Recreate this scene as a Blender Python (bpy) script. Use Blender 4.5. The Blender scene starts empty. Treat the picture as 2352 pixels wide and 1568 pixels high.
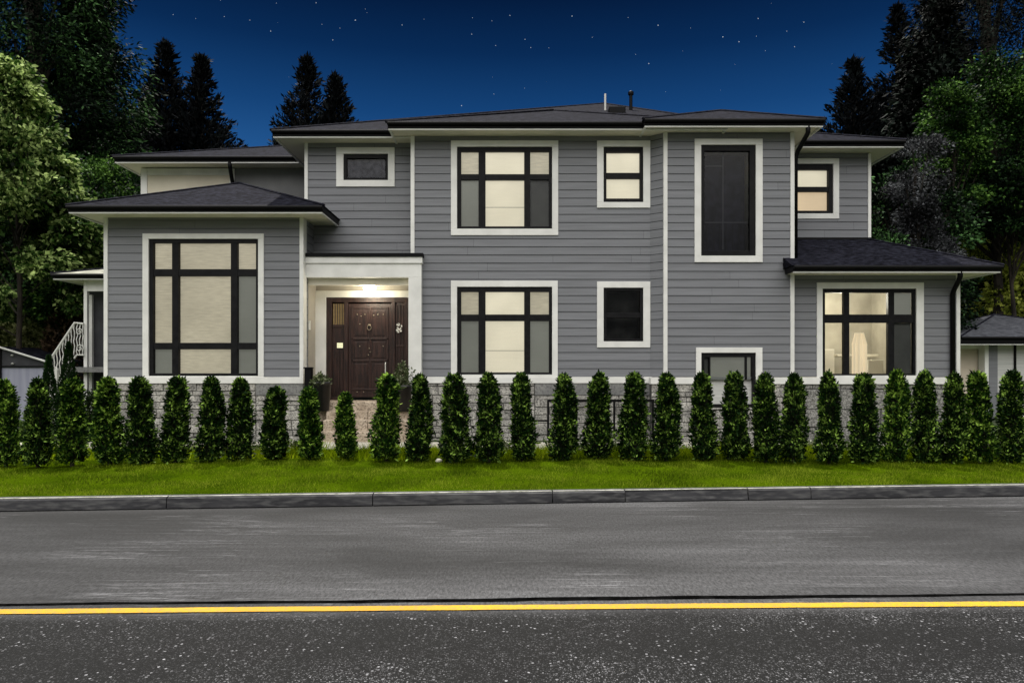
import bpy, math, random
import numpy as np
from mathutils import Vector, Matrix
random.seed(7)
RS = np.random.RandomState(11)
S = bpy.context.scene
C = S.collection
R = math.radians

# ------------------------------------------------------------------ camera
EYE = 1.6
F = 1568.0; CX = 1176.0; HY = 850.0          # measuring grid of the photograph (2352 wide)
cam = bpy.data.cameras.new('camera'); co = bpy.data.objects.new('camera', cam); C.objects.link(co)
co.location = (0, 0, EYE); co.rotation_euler = (R(90), 0, 0)
cam.sensor_width = 36; cam.lens = 24.0; cam.shift_y = 66/2352
cam.clip_start = 0.1; cam.clip_end = 3000
S.camera = co

# ------------------------------------------------------------------ world: clear night sky with afterglow behind the street
w = bpy.data.worlds.new('World'); S.world = w; w.use_nodes = True
nt = w.node_tree; N = nt.nodes; L = nt.links; N.clear()
def nd(tree, typ, **kw):
    n = tree.nodes.new(typ)
    for k, v in kw.items():
        setattr(n, k, v)
    return n
out = nd(nt, 'ShaderNodeOutputWorld'); bg = nd(nt, 'ShaderNodeBackground')
tc = nd(nt, 'ShaderNodeTexCoord'); sp = nd(nt, 'ShaderNodeSeparateXYZ')
L.new(tc.outputs['Generated'], sp.inputs[0])
rz = nd(nt, 'ShaderNodeValToRGB'); L.new(sp.outputs['Z'], rz.inputs[0])
el = rz.color_ramp.elements
el[0].position = 0.0; el[0].color = (.030, .12, .31, 1)
el[1].position = 1.0; el[1].color = (.0012, .006, .03, 1)
for p, c in ((.27, (.0190, .105, .310, 1)), (.35, (.0075, .055, .185, 1)), (.42, (.0028, .024, .092, 1)), (.48, (.0014, .011, .046, 1))):
    e = el.new(p); e.color = c
my = nd(nt, 'ShaderNodeMapRange', interpolation_type='SMOOTHSTEP'); dt = nd(nt, 'ShaderNodeVectorMath', operation='DOT_PRODUCT'); L.new(tc.outputs['Generated'], dt.inputs[0]); dt.inputs[1].default_value = (-.10, -.57, .815)
L.new(dt.outputs['Value'], my.inputs[0])
my.inputs[1].default_value = .35; my.inputs[2].default_value = 1.0; my.inputs[3].default_value = 0; my.inputs[4].default_value = 1
mz = nd(nt, 'ShaderNodeMapRange', interpolation_type='SMOOTHSTEP'); L.new(sp.outputs['Z'], mz.inputs[0]); mz.inputs[1].default_value = .0; mz.inputs[2].default_value = .55
mzz = nd(nt, 'ShaderNodeMath', operation='MULTIPLY'); L.new(my.outputs[0], mzz.inputs[0]); L.new(mz.outputs[0], mzz.inputs[1])
mix = nd(nt, 'ShaderNodeMix', data_type='RGBA')
L.new(mzz.outputs[0], mix.inputs[0]); 
mb_ = nd(nt, 'ShaderNodeMapRange', interpolation_type='SMOOTHSTEP'); L.new(sp.outputs['Y'], mb_.inputs[0]); mb_.inputs[1].default_value = .3; mb_.inputs[2].default_value = -.3
mxb = nd(nt, 'ShaderNodeMix', data_type='RGBA'); L.new(mb_.outputs[0], mxb.inputs[0]); L.new(rz.outputs[0], mxb.inputs[6]); mxb.inputs[7].default_value = (.06, .065, .075, 1)
L.new(mxb.outputs[2], mix.inputs[6])
mix.inputs[7].default_value = (2.95, 2.88, 2.78, 1)
L.new(mix.outputs[2], bg.inputs[0]); bg.inputs[1].default_value = 1.0
L.new(bg.outputs[0], out.inputs[0])

# ------------------------------------------------------------------ moon-like key light from behind the house
sun = bpy.data.lights.new('sun', 'SUN'); so = bpy.data.objects.new('sun', sun); C.objects.link(so)
sun.energy = 4.8; sun.angle = R(.6); sun.color = (1, .96, .88)
sel, saz = 62, -14        # elevation, azimuth to the left of straight behind
dv = Vector((math.sin(R(saz))*math.cos(R(sel)), math.cos(R(saz))*math.cos(R(sel)), math.sin(R(sel))))
so.rotation_euler = dv.to_track_quat('Z', 'Y').to_euler()
S.view_settings.view_transform = 'Standard'; S.view_settings.look = 'None'
S.view_settings.exposure = 0; S.view_settings.gamma = 1
S.render.engine = 'CYCLES'
S.cycles.transparent_max_bounces = 12

# ------------------------------------------------------------------ helpers
def X(x, Y): return (x-CX)/F*Y
def Z(y, Y): return EYE+(HY-y)/F*Y

class MB:
    def __init__(s): s.v = []; s.f = []
    def quad(s, a, b, c, d):
        n = len(s.v); s.v += [tuple(a), tuple(b), tuple(c), tuple(d)]; s.f.append((n, n+1, n+2, n+3)); return s
    def tri(s, a, b, c):
        n = len(s.v); s.v += [tuple(a), tuple(b), tuple(c)]; s.f.append((n, n+1, n+2)); return s
    def box(s, x0, x1, y0, y1, z0, z1):
        if x0 > x1: x0, x1 = x1, x0
        if y0 > y1: y0, y1 = y1, y0
        if z0 > z1: z0, z1 = z1, z0
        n = len(s.v)
        s.v += [(x0,y0,z0),(x1,y0,z0),(x1,y1,z0),(x0,y1,z0),(x0,y0,z1),(x1,y0,z1),(x1,y1,z1),(x0,y1,z1)]
        s.f += [tuple(n+i for i in q) for q in ((0,3,2,1),(4,5,6,7),(0,1,5,4),(1,2,6,5),(2,3,7,6),(3,0,4,7))]
        return s
    def pbox(s, xa, ya, xb, yb, Yf, th, ref=None):     # box whose face is a measured rectangle at depth ref
        r = Yf if ref is None else ref
        return s.box(X(xa, r), X(xb, r), Yf, Yf+th, Z(yb, r), Z(ya, r))
    def poly(s, pts):
        n = len(s.v); s.v += [tuple(p) for p in pts]; s.f.append(tuple(range(n, n+len(pts)))); return s
    def tube(s, pts, r, seg=10, cap=True):
        pts = [Vector(p) for p in pts]; rs = r if isinstance(r, (list, tuple)) else [r]*len(pts)
        n0 = len(s.v); prev = None
        for i, p in enumerate(pts):
            d = (pts[min(i+1, len(pts)-1)]-pts[max(i-1, 0)]).normalized()
            a = Vector((0, 0, 1)) if abs(d.z) < .9 else Vector((1, 0, 0))
            if prev is not None: a = prev
            u = (a-d*a.dot(d)).normalized(); v = d.cross(u); prev = u
            for k in range(seg):
                t = 2*math.pi*k/seg
                s.v.append(tuple(p+(u*math.cos(t)+v*math.sin(t))*rs[i]))
        for i in range(len(pts)-1):
            for k in range(seg):
                a = n0+i*seg+k; b = n0+i*seg+(k+1) % seg
                s.f.append((a, b, b+seg, a+seg))
        if cap:
            s.f.append(tuple(n0+k for k in range(seg))[::-1]); s.f.append(tuple(n0+(len(pts)-1)*seg+k for k in range(seg)))
        return s
    def lathe(s, cx, cy, prof, seg=24):
        n0 = len(s.v)
        for r, z in prof:
            for k in range(seg):
                t = 2*math.pi*k/seg; s.v.append((cx+r*math.cos(t), cy+r*math.sin(t), z))
        for i in range(len(prof)-1):
            for k in range(seg):
                a = n0+i*seg+k; b = n0+i*seg+(k+1) % seg
                s.f.append((a, b, b+seg, a+seg))
        return s
    def build(s, name, mat, parent=None, smooth=False, bevel=0):
        me = bpy.data.meshes.new(name); me.from_pydata(s.v, [], s.f); me.update()
        me.materials.append(mat)
        if smooth: me.polygons.foreach_set('use_smooth', [True]*len(me.polygons))
        o = bpy.data.objects.new(name, me); C.objects.link(o)
        if parent is not None:
            o.parent = parent
            o.matrix_parent_inverse = Matrix.Translation(-Vector(wloc(parent)))
        if bevel:
            b = o.modifiers.new('bevel', 'BEVEL'); b.width = bevel; b.segments = 2; b.limit_method = 'ANGLE'
        return o
def wloc(o):
    v = Vector(o.location)
    p = o.parent
    while p is not None:
        v = v + Vector(p.location) + o.matrix_parent_inverse.translation; o = p; p = p.parent
    return v
def empty(name, label, cat, loc, group=None):
    o = bpy.data.objects.new(name, None); C.objects.link(o); o.location = loc
    o.empty_display_size = .2
    o['label'] = label; o['category'] = cat
    if group: o['group'] = group
    return o
def tag(o, label, cat, group=None):
    o['label'] = label; o['category'] = cat
    if group: o['group'] = group
    return o
def struct(o): o['kind'] = 'structure'; return o

# ------------------------------------------------------------------ materials
def lin(h):   # sRGB 0-255 -> linear
    return tuple(((c/255)/12.92 if c/255 <= .04045 else ((c/255+.055)/1.055)**2.4) for c in h)+(1,)
def base(name, col, rough=.6, metal=0, spec=.5):
    m = bpy.data.materials.new(name); m.use_nodes = True
    b = m.node_tree.nodes['Principled BSDF']
    b.inputs['Base Color'].default_value = col if len(col) == 4 else tuple(col)+(1,)
    b.inputs['Roughness'].default_value = rough; b.inputs['Metallic'].default_value = metal
    b.inputs['Specular IOR Level'].default_value = spec
    return m, m.node_tree, b
def noisy(name, c1, c2, scale=8, rough=.7, bump=.0, stretch=(1, 1, 1), detail=6, spec=.4, lo=.35, hi=.65, bscale=None, c3=None, s3=60):
    m, t, b = base(name, c1, rough, 0, spec)
    g = nd(t, 'ShaderNodeNewGeometry'); mp = nd(t, 'ShaderNodeMapping'); mp.inputs['Scale'].default_value = stretch
    t.links.new(g.outputs['Position'], mp.inputs[0])
    n = nd(t, 'ShaderNodeTexNoise'); n.inputs['Scale'].default_value = scale; n.inputs['Detail'].default_value = detail
    t.links.new(mp.outputs[0], n.inputs['Vector'])
    r = nd(t, 'ShaderNodeValToRGB'); r.color_ramp.elements[0].position = lo; r.color_ramp.elements[1].position = hi
    r.color_ramp.elements[0].color = tuple(c1)[:3]+(1,); r.color_ramp.elements[1].color = tuple(c2)[:3]+(1,)
    t.links.new(n.outputs[0], r.inputs[0]); col = r.outputs[0]
    if c3:
        n3 = nd(t, 'ShaderNodeTexNoise'); n3.inputs['Scale'].default_value = s3; n3.inputs['Detail'].default_value = 3
        t.links.new(mp.outputs[0], n3.inputs['Vector'])
        r3 = nd(t, 'ShaderNodeMapRange'); r3.inputs[1].default_value = .45; r3.inputs[2].default_value = .7
        t.links.new(n3.outputs[0], r3.inputs[0])
        mx = nd(t, 'ShaderNodeMix', data_type='RGBA'); t.links.new(r3.outputs[0], mx.inputs[0])
        t.links.new(col, mx.inputs[6]); mx.inputs[7].default_value = tuple(c3)[:3]+(1,); col = mx.outputs[2]
    t.links.new(col, b.inputs['Base Color'])
    if bump:
        n2 = nd(t, 'ShaderNodeTexNoise'); n2.inputs['Scale'].default_value = bscale or scale*6; n2.inputs['Detail'].default_value = 5
        t.links.new(mp.outputs[0], n2.inputs['Vector'])
        bp = nd(t, 'ShaderNodeBump'); bp.inputs['Strength'].default_value = bump; bp.inputs['Distance'].default_value = .02
        t.links.new(n2.outputs[0], bp.inputs['Height']); t.links.new(bp.outputs[0], b.inputs['Normal'])
    return m
def foliage(name, c1, c2, c3, trans=.25, rough=.55, nscale=1.2, spec=.08, mid=.66, hi=.93):
    m, t, b = base(name, c1, rough, 0, spec)
    g = nd(t, 'ShaderNodeNewGeometry')
    oi = nd(t, 'ShaderNodeObjectInfo')
    n = nd(t, 'ShaderNodeTexNoise'); n.inputs['Scale'].default_value = nscale; n.inputs['Detail'].default_value = 3
    t.links.new(g.outputs['Position'], n.inputs['Vector'])
    ad = nd(t, 'ShaderNodeMath', operation='MULTIPLY_ADD'); t.links.new(g.outputs['Random Per Island'], ad.inputs[0])
    ad.inputs[1].default_value = .55
    sc = nd(t, 'ShaderNodeMath', operation='MULTIPLY'); t.links.new(n.outputs[0], sc.inputs[0]); sc.inputs[1].default_value = 1.25
    sc2 = nd(t, 'ShaderNodeMath', operation='SUBTRACT'); t.links.new(sc.outputs[0], sc2.inputs[0]); sc2.inputs[1].default_value = .32; sc = sc2
    t.links.new(sc.outputs[0], ad.inputs[2])
    r = nd(t, 'ShaderNodeValToRGB'); e = r.color_ramp.elements
    e[0].position = .25; e[0].color = tuple(c1)+(1,); e[1].position = hi; e[1].color = tuple(c3)+(1,)
    k = e.new(mid); k.color = tuple(c2)+(1,)  # wide per-leaf tone range paints in light sparkle and dark gaps
    t.links.new(ad.outputs[0], r.inputs[0]); t.links.new(r.outputs[0], b.inputs['Base Color'])
    if trans:
        tr = nd(t, 'ShaderNodeBsdfTranslucent'); t.links.new(r.outputs[0], tr.inputs[0])
        ms = nd(t, 'ShaderNodeMixShader'); ms.inputs[0].default_value = trans
        o = t.nodes['Material Output']
        t.links.new(b.outputs[0], ms.inputs[1]); t.links.new(tr.outputs[0], ms.inputs[2]); t.links.new(ms.outputs[0], o.inputs[0])
    return m
def emissive(name, col, strength, alb=None, rough=.6, wav=0, wscale=20, sampling=False):
    m, t, b = base(name, alb or (.3, .28, .22), rough)
    b.inputs['Emission Strength'].default_value = strength
    g = nd(t, 'ShaderNodeNewGeometry')
    n = nd(t, 'ShaderNodeTexNoise'); n.inputs['Scale'].default_value = .9; n.inputs['Detail'].default_value = 2
    t.links.new(g.outputs['Position'], n.inputs['Vector'])
    mr = nd(t, 'ShaderNodeMapRange'); mr.inputs[1].default_value = .3; mr.inputs[2].default_value = .7
    mr.inputs[3].default_value = .86; mr.inputs[4].default_value = 1.1
    t.links.new(n.outputs[0], mr.inputs[0]); fac = mr.outputs[0]
    if wav:
        mp = nd(t, 'ShaderNodeMapping'); mp.inputs['Scale'].default_value = (.15, 0, 1)
        t.links.new(g.outputs['Position'], mp.inputs[0])
        wn = nd(t, 'ShaderNodeTexNoise'); wn.inputs['Scale'].default_value = wscale; wn.inputs['Detail'].default_value = 2
        t.links.new(mp.outputs[0], wn.inputs['Vector'])
        m2 = nd(t, 'ShaderNodeMapRange'); m2.inputs[1].default_value = .3; m2.inputs[2].default_value = .7
        m2.inputs[3].default_value = 1-wav; m2.inputs[4].default_value = 1+wav*.5
        t.links.new(wn.outputs[0], m2.inputs[0])
        mm = nd(t, 'ShaderNodeMath', operation='MULTIPLY'); t.links.new(fac, mm.inputs[0]); t.links.new(m2.outputs[0], mm.inputs[1]); fac = mm.outputs[0]
    v = nd(t, 'ShaderNodeVectorMath', operation='SCALE'); v.inputs[0].default_value = col[:3]
    t.links.new(fac, v.inputs['Scale']); t.links.new(v.outputs[0], b.inputs['Emission Color'])
    if not sampling: m.cycles.emission_sampling = 'NONE'
    return m

def siding_mat(name, c):
    m, t, b = base(name, c, .62, 0, .35)
    g = nd(t, 'ShaderNodeNewGeometry'); mp = nd(t, 'ShaderNodeMapping'); mp.inputs['Scale'].default_value = (.35, .35, 7)
    t.links.new(g.outputs['Position'], mp.inputs[0])
    n = nd(t, 'ShaderNodeTexNoise'); n.inputs['Scale'].default_value = 3; n.inputs['Detail'].default_value = 5
    t.links.new(mp.outputs[0], n.inputs['Vector'])
    ra = nd(t, 'ShaderNodeMath', operation='MULTIPLY_ADD'); t.links.new(g.outputs['Random Per Island'], ra.inputs[0]); ra.inputs[1].default_value = .14
    t.links.new(n.outputs[0], ra.inputs[2])
    mr = nd(t, 'ShaderNodeMapRange'); mr.inputs[1].default_value = .3; mr.inputs[2].default_value = .85; mr.inputs[3].default_value = .84; mr.inputs[4].default_value = 1.14
    t.links.new(ra.outputs[0], mr.inputs[0])
    v = nd(t, 'ShaderNodeVectorMath', operation='SCALE'); v.inputs[0].default_value = c[:3]
    t.links.new(mr.outputs[0], v.inputs['Scale']); t.links.new(v.outputs[0], b.inputs['Base Color'])
    mp2 = nd(t, 'ShaderNodeMapping'); mp2.inputs['Scale'].default_value = (1, 1, 14); t.links.new(g.outputs['Position'], mp2.inputs[0])
    n2 = nd(t, 'ShaderNodeTexNoise'); n2.inputs['Scale'].default_value = 9; n2.inputs['Detail'].default_value = 6; t.links.new(mp2.outputs[0], n2.inputs['Vector'])
    bp = nd(t, 'ShaderNodeBump'); bp.inputs['Strength'].default_value = .25; bp.inputs['Distance'].default_value = .004
    t.links.new(n2.outputs[0], bp.inputs['Height']); t.links.new(bp.outputs[0], b.inputs['Normal'])
    return m

M = {}
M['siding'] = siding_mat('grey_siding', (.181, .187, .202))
M['groove'] = base('siding_shadow_backing', (.006, .006, .007), .9, 0, 0)[0]  # near black so board gaps read as painted shadow lines
M['trim'] = noisy('cream_trim', (.70, .70, .67), (.80, .80, .77), 3, .5, .05)
M['soffit'] = noisy('cream_soffit', (.74, .70, .58), (.82, .78, .66), 2, .6, .03, stretch=(1, 1, 1))
M['greige'] = noisy('greige_panel', (.33, .31, .27), (.40, .37, .32), 2, .7, .05)
M['black'] = base('black_metal', (.0035, .0035, .004), .5, 0, .12)[0]
M['frame'] = noisy('dark_window_frame', (.004, .004, .005), (.009, .009, .010), 9, .5, .0, spec=.15)
M['stone'] = noisy('cut_stone', (.26, .25, .235), (.60, .58, .53), 5, .85, .9, bscale=55, c3=(.06, .058, .055), s3=34)
M['mortar'] = noisy('dark_mortar', (.05, .05, .05), (.09, .09, .085), 20, .95, .5)
M['concrete'] = noisy('smooth_concrete', (.17, .17, .17), (.25, .25, .24), 4, .85, .3, c3=(.12, .12, .12), s3=25)
M['paving'] = noisy('pale_paving', (.42, .40, .34), (.60, .58, .50), 6, .85, .5, c3=(.28, .26, .22), s3=40)
M['step'] = noisy('warm_step_stone', (.34, .27, .20), (.56, .47, .37), 4, .85, .8, bscale=45, c3=(.14, .11, .08), s3=30)
M['wood'] = noisy('dark_brown_door_wood', (.013, .0065, .0055), (.042, .020, .016), 3, .42, .35, stretch=(9, 9, 1), bscale=14)
M['brass'] = base('aged_metal', (.35, .30, .22), .4, .8)[0]
M['pale_metal'] = base('pale_painted_metal', (.62, .62, .58), .45)[0]
M['bark'] = noisy('bark', (.010, .008, .006), (.040, .032, .024), 6, .95, .9, stretch=(1, 1, .25))
M['pot'] = noisy('black_glazed_pot', (.012, .012, .013), (.022, .022, .023), 5, .3)
M['shed_dark'] = noisy('dark_shed_cladding', (.03, .031, .036), (.045, .046, .052), 4, .7, .1)
M['shed_pale'] = noisy('pale_blue_shed_cladding', (.27, .28, .36), (.34, .35, .43), 2, .7, .1, stretch=(4, 1, .4))
M['pale_siding'] = noisy('pale_siding', (.44, .45, .43), (.56, .56, .54), 3, .7, .1, stretch=(.3, 1, 12))
M['beige_door'] = noisy('beige_garage_door', (.60, .52, .42), (.70, .61, .50), 2, .7, .05)

# shingles
def shingle_mat():
    m, t, b = base('asphalt_shingles', (.04, .04, .05), .95, 0, .05)
    g = nd(t, 'ShaderNodeNewGeometry'); mp = nd(t, 'ShaderNodeMapping'); mp.inputs['Scale'].default_value = (3.2, 3.2, 14)
    t.links.new(g.outputs['Position'], mp.inputs[0])
    n = nd(t, 'ShaderNodeTexNoise'); n.inputs['Scale'].default_value = 2.2; n.inputs['Detail'].default_value = 8; n.inputs['Roughness'].default_value = .7
    t.links.new(mp.outputs[0], n.inputs['Vector'])
    r = nd(t, 'ShaderNodeValToRGB'); e = r.color_ramp.elements
    e[0].position = .40; e[0].color = (.003, .003, .005, 1); e[1].position = .66; e[1].color = (.026, .027, .040, 1)
    t.links.new(n.outputs[0], r.inputs[0]); t.links.new(r.outputs[0], b.inputs['Base Color'])
    w = nd(t, 'ShaderNodeTexWave', wave_type='BANDS', bands_direction='Z', wave_profile='SAW'); w.inputs['Scale'].default_value = 5.6
    w.inputs['Distortion'].default_value = .3
    t.links.new(g.outputs['Position'], w.inputs['Vector'])
    bp = nd(t, 'ShaderNodeBump'); bp.inputs['Strength'].default_value = .6; bp.inputs['Distance'].default_value = .02
    t.links.new(w.outputs[0], bp.inputs['Height'])
    n2 = nd(t, 'ShaderNodeTexNoise'); n2.inputs['Scale'].default_value = 70; t.links.new(g.outputs['Position'], n2.inputs['Vector'])
    b2 = nd(t, 'ShaderNodeBump'); b2.inputs['Strength'].default_value = .5; b2.inputs['Distance'].default_value = .01
    t.links.new(n2.outputs[0], b2.inputs['Height']); t.links.new(bp.outputs[0], b2.inputs['Normal']); t.links.new(b2.outputs[0], b.inputs['Normal'])
    return m
M['shingle'] = shingle_mat()
M['shingle2'] = noisy('weathered_grey_shingles', (.045, .047, .055), (.10, .105, .12), 6, .95, .6, stretch=(1, 1, 5), spec=.05)
def glass_mat():
    m = bpy.data.materials.new('window_glass'); m.use_nodes = True; t = m.node_tree; t.nodes.clear()
    o = nd(t, 'ShaderNodeOutputMaterial'); tr = nd(t, 'ShaderNodeBsdfTransparent'); gl = nd(t, 'ShaderNodeBsdfGlossy')
    tr.inputs[0].default_value = (.93, .95, .95, 1); gl.inputs['Roughness'].default_value = .03
    fr = nd(t, 'ShaderNodeFresnel'); fr.inputs[0].default_value = 1.5
    g = nd(t, 'ShaderNodeNewGeometry'); n = nd(t, 'ShaderNodeTexNoise'); n.inputs['Scale'].default_value = 2.5
    t.links.new(g.outputs['Position'], n.inputs['Vector'])
    bp = nd(t, 'ShaderNodeBump'); bp.inputs['Strength'].default_value = .05; bp.inputs['Distance'].default_value = .02
    t.links.new(n.outputs[0], bp.inputs['Height']); t.links.new(bp.outputs[0], gl.inputs['Normal'])
    mx = nd(t, 'ShaderNodeMixShader'); t.links.new(fr.outputs[0], mx.inputs[0]); t.links.new(tr.outputs[0], mx.inputs[1]); t.links.new(gl.outputs[0], mx.inputs[2])
    t.links.new(mx.outputs[0], o.inputs[0]); return m
M['glass'] = glass_mat()
M['lit'] = emissive('lit_cream_blind', (.66, .59, .435), .54, (.30, .27, .21), wav=.22, wscale=30)
M['lit_top'] = emissive('brightly_lit_blind', (.78, .71, .54), .84, (.30, .27, .21), wav=.04)
M['lit_warm'] = emissive('warm_lit_blind', (.80, .60, .38), .74, (.30, .27, .21), wav=.04)
M['dim'] = emissive('dim_grey_blind', (.34, .34, .285), .36, (.16, .16, .145), wav=.06)
M['grey'] = noisy('unlit_grey_blind', (.10, .10, .095), (.15, .15, .14), 2, .7, .05)
M['dark'] = noisy('dark_room', (.014, .014, .013), (.048, .048, .045), 2.6, .9, spec=.05)
M['bluemid'] = noisy('dim_blue_curtain', (.030, .030, .045), (.11, .11, .14), 9, .9, spec=.05)
M['bluedark'] = noisy('dark_blue_room', (.006, .006, .011), (.024, .024, .040), 5, .9, spec=.05)

# ------------------------------------------------------------------ ground, road, kerb
def kerbY(x): return 8.20+.0765*x
def bot(name, pts, mat):
    return struct(MB().poly(pts).build(name, mat))
m_ground = noisy('soil_and_meadow', (.018, .030, .010), (.05, .07, .02), .6, .95)
bot('ground', [(-900, -900, -.03), (900, -900, -.03), (900, 900, -.03), (-900, 900, -.03)], m_ground)

def asphalt():
    m, t, b = base('worn_asphalt', (.08, .08, .085), .85, 0, .35)
    g = nd(t, 'ShaderNodeNewGeometry'); s = nd(t, 'ShaderNodeSeparateXYZ'); t.links.new(g.outputs['Position'], s.inputs[0])
    # distance across the road, following its slant
    fy = nd(t, 'ShaderNodeMath', operation='MULTIPLY_ADD'); t.links.new(s.outputs['X'], fy.inputs[0]); fy.inputs[1].default_value = -.03; t.links.new(s.outputs['Y'], fy.inputs[2])
    def noise(scale, st, det=5, rough=.55):
        mp = nd(t, 'ShaderNodeMapping'); mp.inputs['Scale'].default_value = st; t.links.new(g.outputs['Position'], mp.inputs[0])
        n = nd(t, 'ShaderNodeTexNoise'); n.inputs['Scale'].default_value = scale; n.inputs['Detail'].default_value = det; n.inputs['Roughness'].default_value = rough
        t.links.new(mp.outputs[0], n.inputs['Vector']); return n.outputs[0]
    def mrange(src, a, bb, c, d, sm=False):
        q = nd(t, 'ShaderNodeMapRange'); q.inputs[1].default_value = a; q.inputs[2].default_value = bb; q.inputs[3].default_value = c; q.inputs[4].default_value = d
        if sm: q.interpolation_type = 'SMOOTHSTEP'
        t.links.new(src, q.inputs[0]); return q.outputs[0]
    def mul(a, bb, op='MULTIPLY'):
        q = nd(t, 'ShaderNodeMath', operation=op)
        for i, v in enumerate((a, bb)):
            if isinstance(v, (int, float)): q.inputs[i].default_value = v
            else: t.links.new(v, q.inputs[i])
        return q.outputs[0]
    streak = noise(1.1, (.20, 1.9, 1), 9, .68)
    patch = noise(.75, (.45, 1.3, 1), 4)
    fine = noise(60, (1.6, .6, 1), 4, .75)
    # wear profile across the lane (polished wheel tracks are paler, patched shoulder darker)
    cr = nd(t, 'ShaderNodeValToRGB'); e = cr.color_ramp.elements
    e[0].position = 0; e[0].color = (.05,)*3+(1,); e[1].position = 1; e[1].color = (.036,)*3+(1,)
    for p, v in ((.30, .040), (.36, .028), (.42, .020), (.452, .024), (.465, .036), (.49, .054), (.54, .056), (.60, .036), (.68, .034), (.76, .028), (.83, .022), (.90, .034), (.96, .036)):
        k = e.new(p); k.color = (v, v, v, 1)
    f01 = mrange(mul(fy.outputs[0], mul(patch, .5), 'ADD'), .2, 9.5, 0, 1); t.links.new(f01, cr.inputs[0])
    bw = nd(t, 'ShaderNodeRGBToBW'); t.links.new(cr.outputs[0], bw.inputs[0])
    val = mul(bw.outputs[0], mrange(streak, .32, .68, .66, 1.34)); val = mul(val, mrange(noise(34, (1.5, .45, 1), 6, .8), .38, .62, .45, 1.6))
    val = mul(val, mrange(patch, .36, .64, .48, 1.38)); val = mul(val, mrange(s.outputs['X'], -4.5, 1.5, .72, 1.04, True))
    near = mrange(fy.outputs[0], 4.62, 4.40, 0, 1)          # coarse chip seal of the near lane
    finec = mrange(fine, .35, .65, .72, 1.28)
    coarse = mul(mul(mrange(fy.outputs[0], 3.5, 3.9, 2.1, .9), 1), mul(mrange(noise(60, (1, 1, 1), 6, .85), .40, .62, .05, 2.1), mrange(noise(1.6, (1, 1, 1), 3), .35, .65, .5, 1.45)))
    mx = nd(t, 'ShaderNodeMix', data_type='FLOAT'); t.links.new(near, mx.inputs[0]); t.links.new(finec, mx.inputs[2]); t.links.new(coarse, mx.inputs[3])
    val = mul(val, mx.outputs[0])
    # pale stone chips
    vo = nd(t, 'ShaderNodeTexVoronoi'); vo.inputs['Scale'].default_value = 42; t.links.new(g.outputs['Position'], vo.inputs['Vector'])
    sc = nd(t, 'ShaderNodeSeparateColor'); t.links.new(vo.outputs['Color'], sc.inputs[0])
    sc3 = nd(t, 'ShaderNodeSeparateColor'); v3 = nd(t, 'ShaderNodeTexVoronoi'); v3.inputs['Scale'].default_value = 95; t.links.new(g.outputs['Position'], v3.inputs['Vector']); t.links.new(v3.outputs['Color'], sc3.inputs[0])
    agg = mul(mul(sc3.outputs[0], sc3.outputs[0]), mrange(v3.outputs['Distance'], .15, .55, 4.2, .05)); mxa = nd(t, 'ShaderNodeMix', data_type='FLOAT'); t.links.new(near, mxa.inputs[0]); mxa.inputs[2].default_value = 1; t.links.new(agg, mxa.inputs[3]); val = mul(val, mxa.outputs[0])
    crk = nd(t, 'ShaderNodeMath', operation='ABSOLUTE'); t.links.new(mul(noise(.8, (.35, 3, 1), 7, .65), .47, 'SUBTRACT'), crk.inputs[0]); cm_ = mrange(noise(.5, (1, 1, 1), 2), .52, .60, 0, .75); val = mul(val, mul(1, mul(mrange(crk.outputs[0], 0, .006, 1, 0), cm_), 'SUBTRACT'))
    pick = mul(sc.outputs[0], .74, 'GREATER_THAN'); rad = mul(vo.outputs['Distance'], .33, 'LESS_THAN')
    clus = mrange(noise(2.2, (1, 1, 1), 3), .42, .62, .15, 1)
    chip = mul(mul(mul(pick, rad), near), clus)
    chipv = mul(chip, mul(sc.outputs[1], .34))
    far = nd(t, 'ShaderNodeTexVoronoi'); far.inputs['Scale'].default_value = 24; t.links.new(g.outputs['Position'], far.inputs['Vector'])
    val = mul(val, chipv, 'ADD')
    # thin pale scuffs along the far lane
    sc2 = noise(1.0, (.16, 5.5, 1), 9, .62)
    line = mul(mrange(mul(mul(sc2, .5, 'SUBTRACT'), 0, 'ADD'), 0, .012, 1, 0), mrange(noise(.6, (1, 1, 1), 2), .5, .62, 0, 1))
    sub = nd(t, 'ShaderNodeMath', operation='ABSOLUTE'); 
    t.links.new(mul(sc2, .52, 'SUBTRACT'), sub.inputs[0])
    line = mul(mul(mrange(sub.outputs[0], 0, .006, 1, 0), mrange(noise(.55, (1, 1, 1), 2), .47, .60, 0, .16)), mrange(near, 0, 1, 1, 0))
    val = mul(val, line, 'ADD')
    cc = nd(t, 'ShaderNodeCombineColor'); t.links.new(val, cc.inputs[0]); t.links.new(val, cc.inputs[1]); t.links.new(mul(val, 1.06), cc.inputs[2])
    t.links.new(cc.outputs[0], b.inputs['Base Color'])
    bp = nd(t, 'ShaderNodeBump'); bp.inputs['Distance'].default_value = .012
    t.links.new(mrange(near, 0, 1, .25, .9), bp.inputs['Strength']); t.links.new(mul(noise(75, (1, 1, 1), 5, .7), chip, 'ADD'), bp.inputs['Height'])
    t.links.new(bp.outputs[0], b.inputs['Normal'])
    return m
bot('road', [(-120, -9, 0), (120, -9, 0), (120, kerbY(120), 0), (-120, kerbY(-120), 0)], asphalt())

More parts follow.
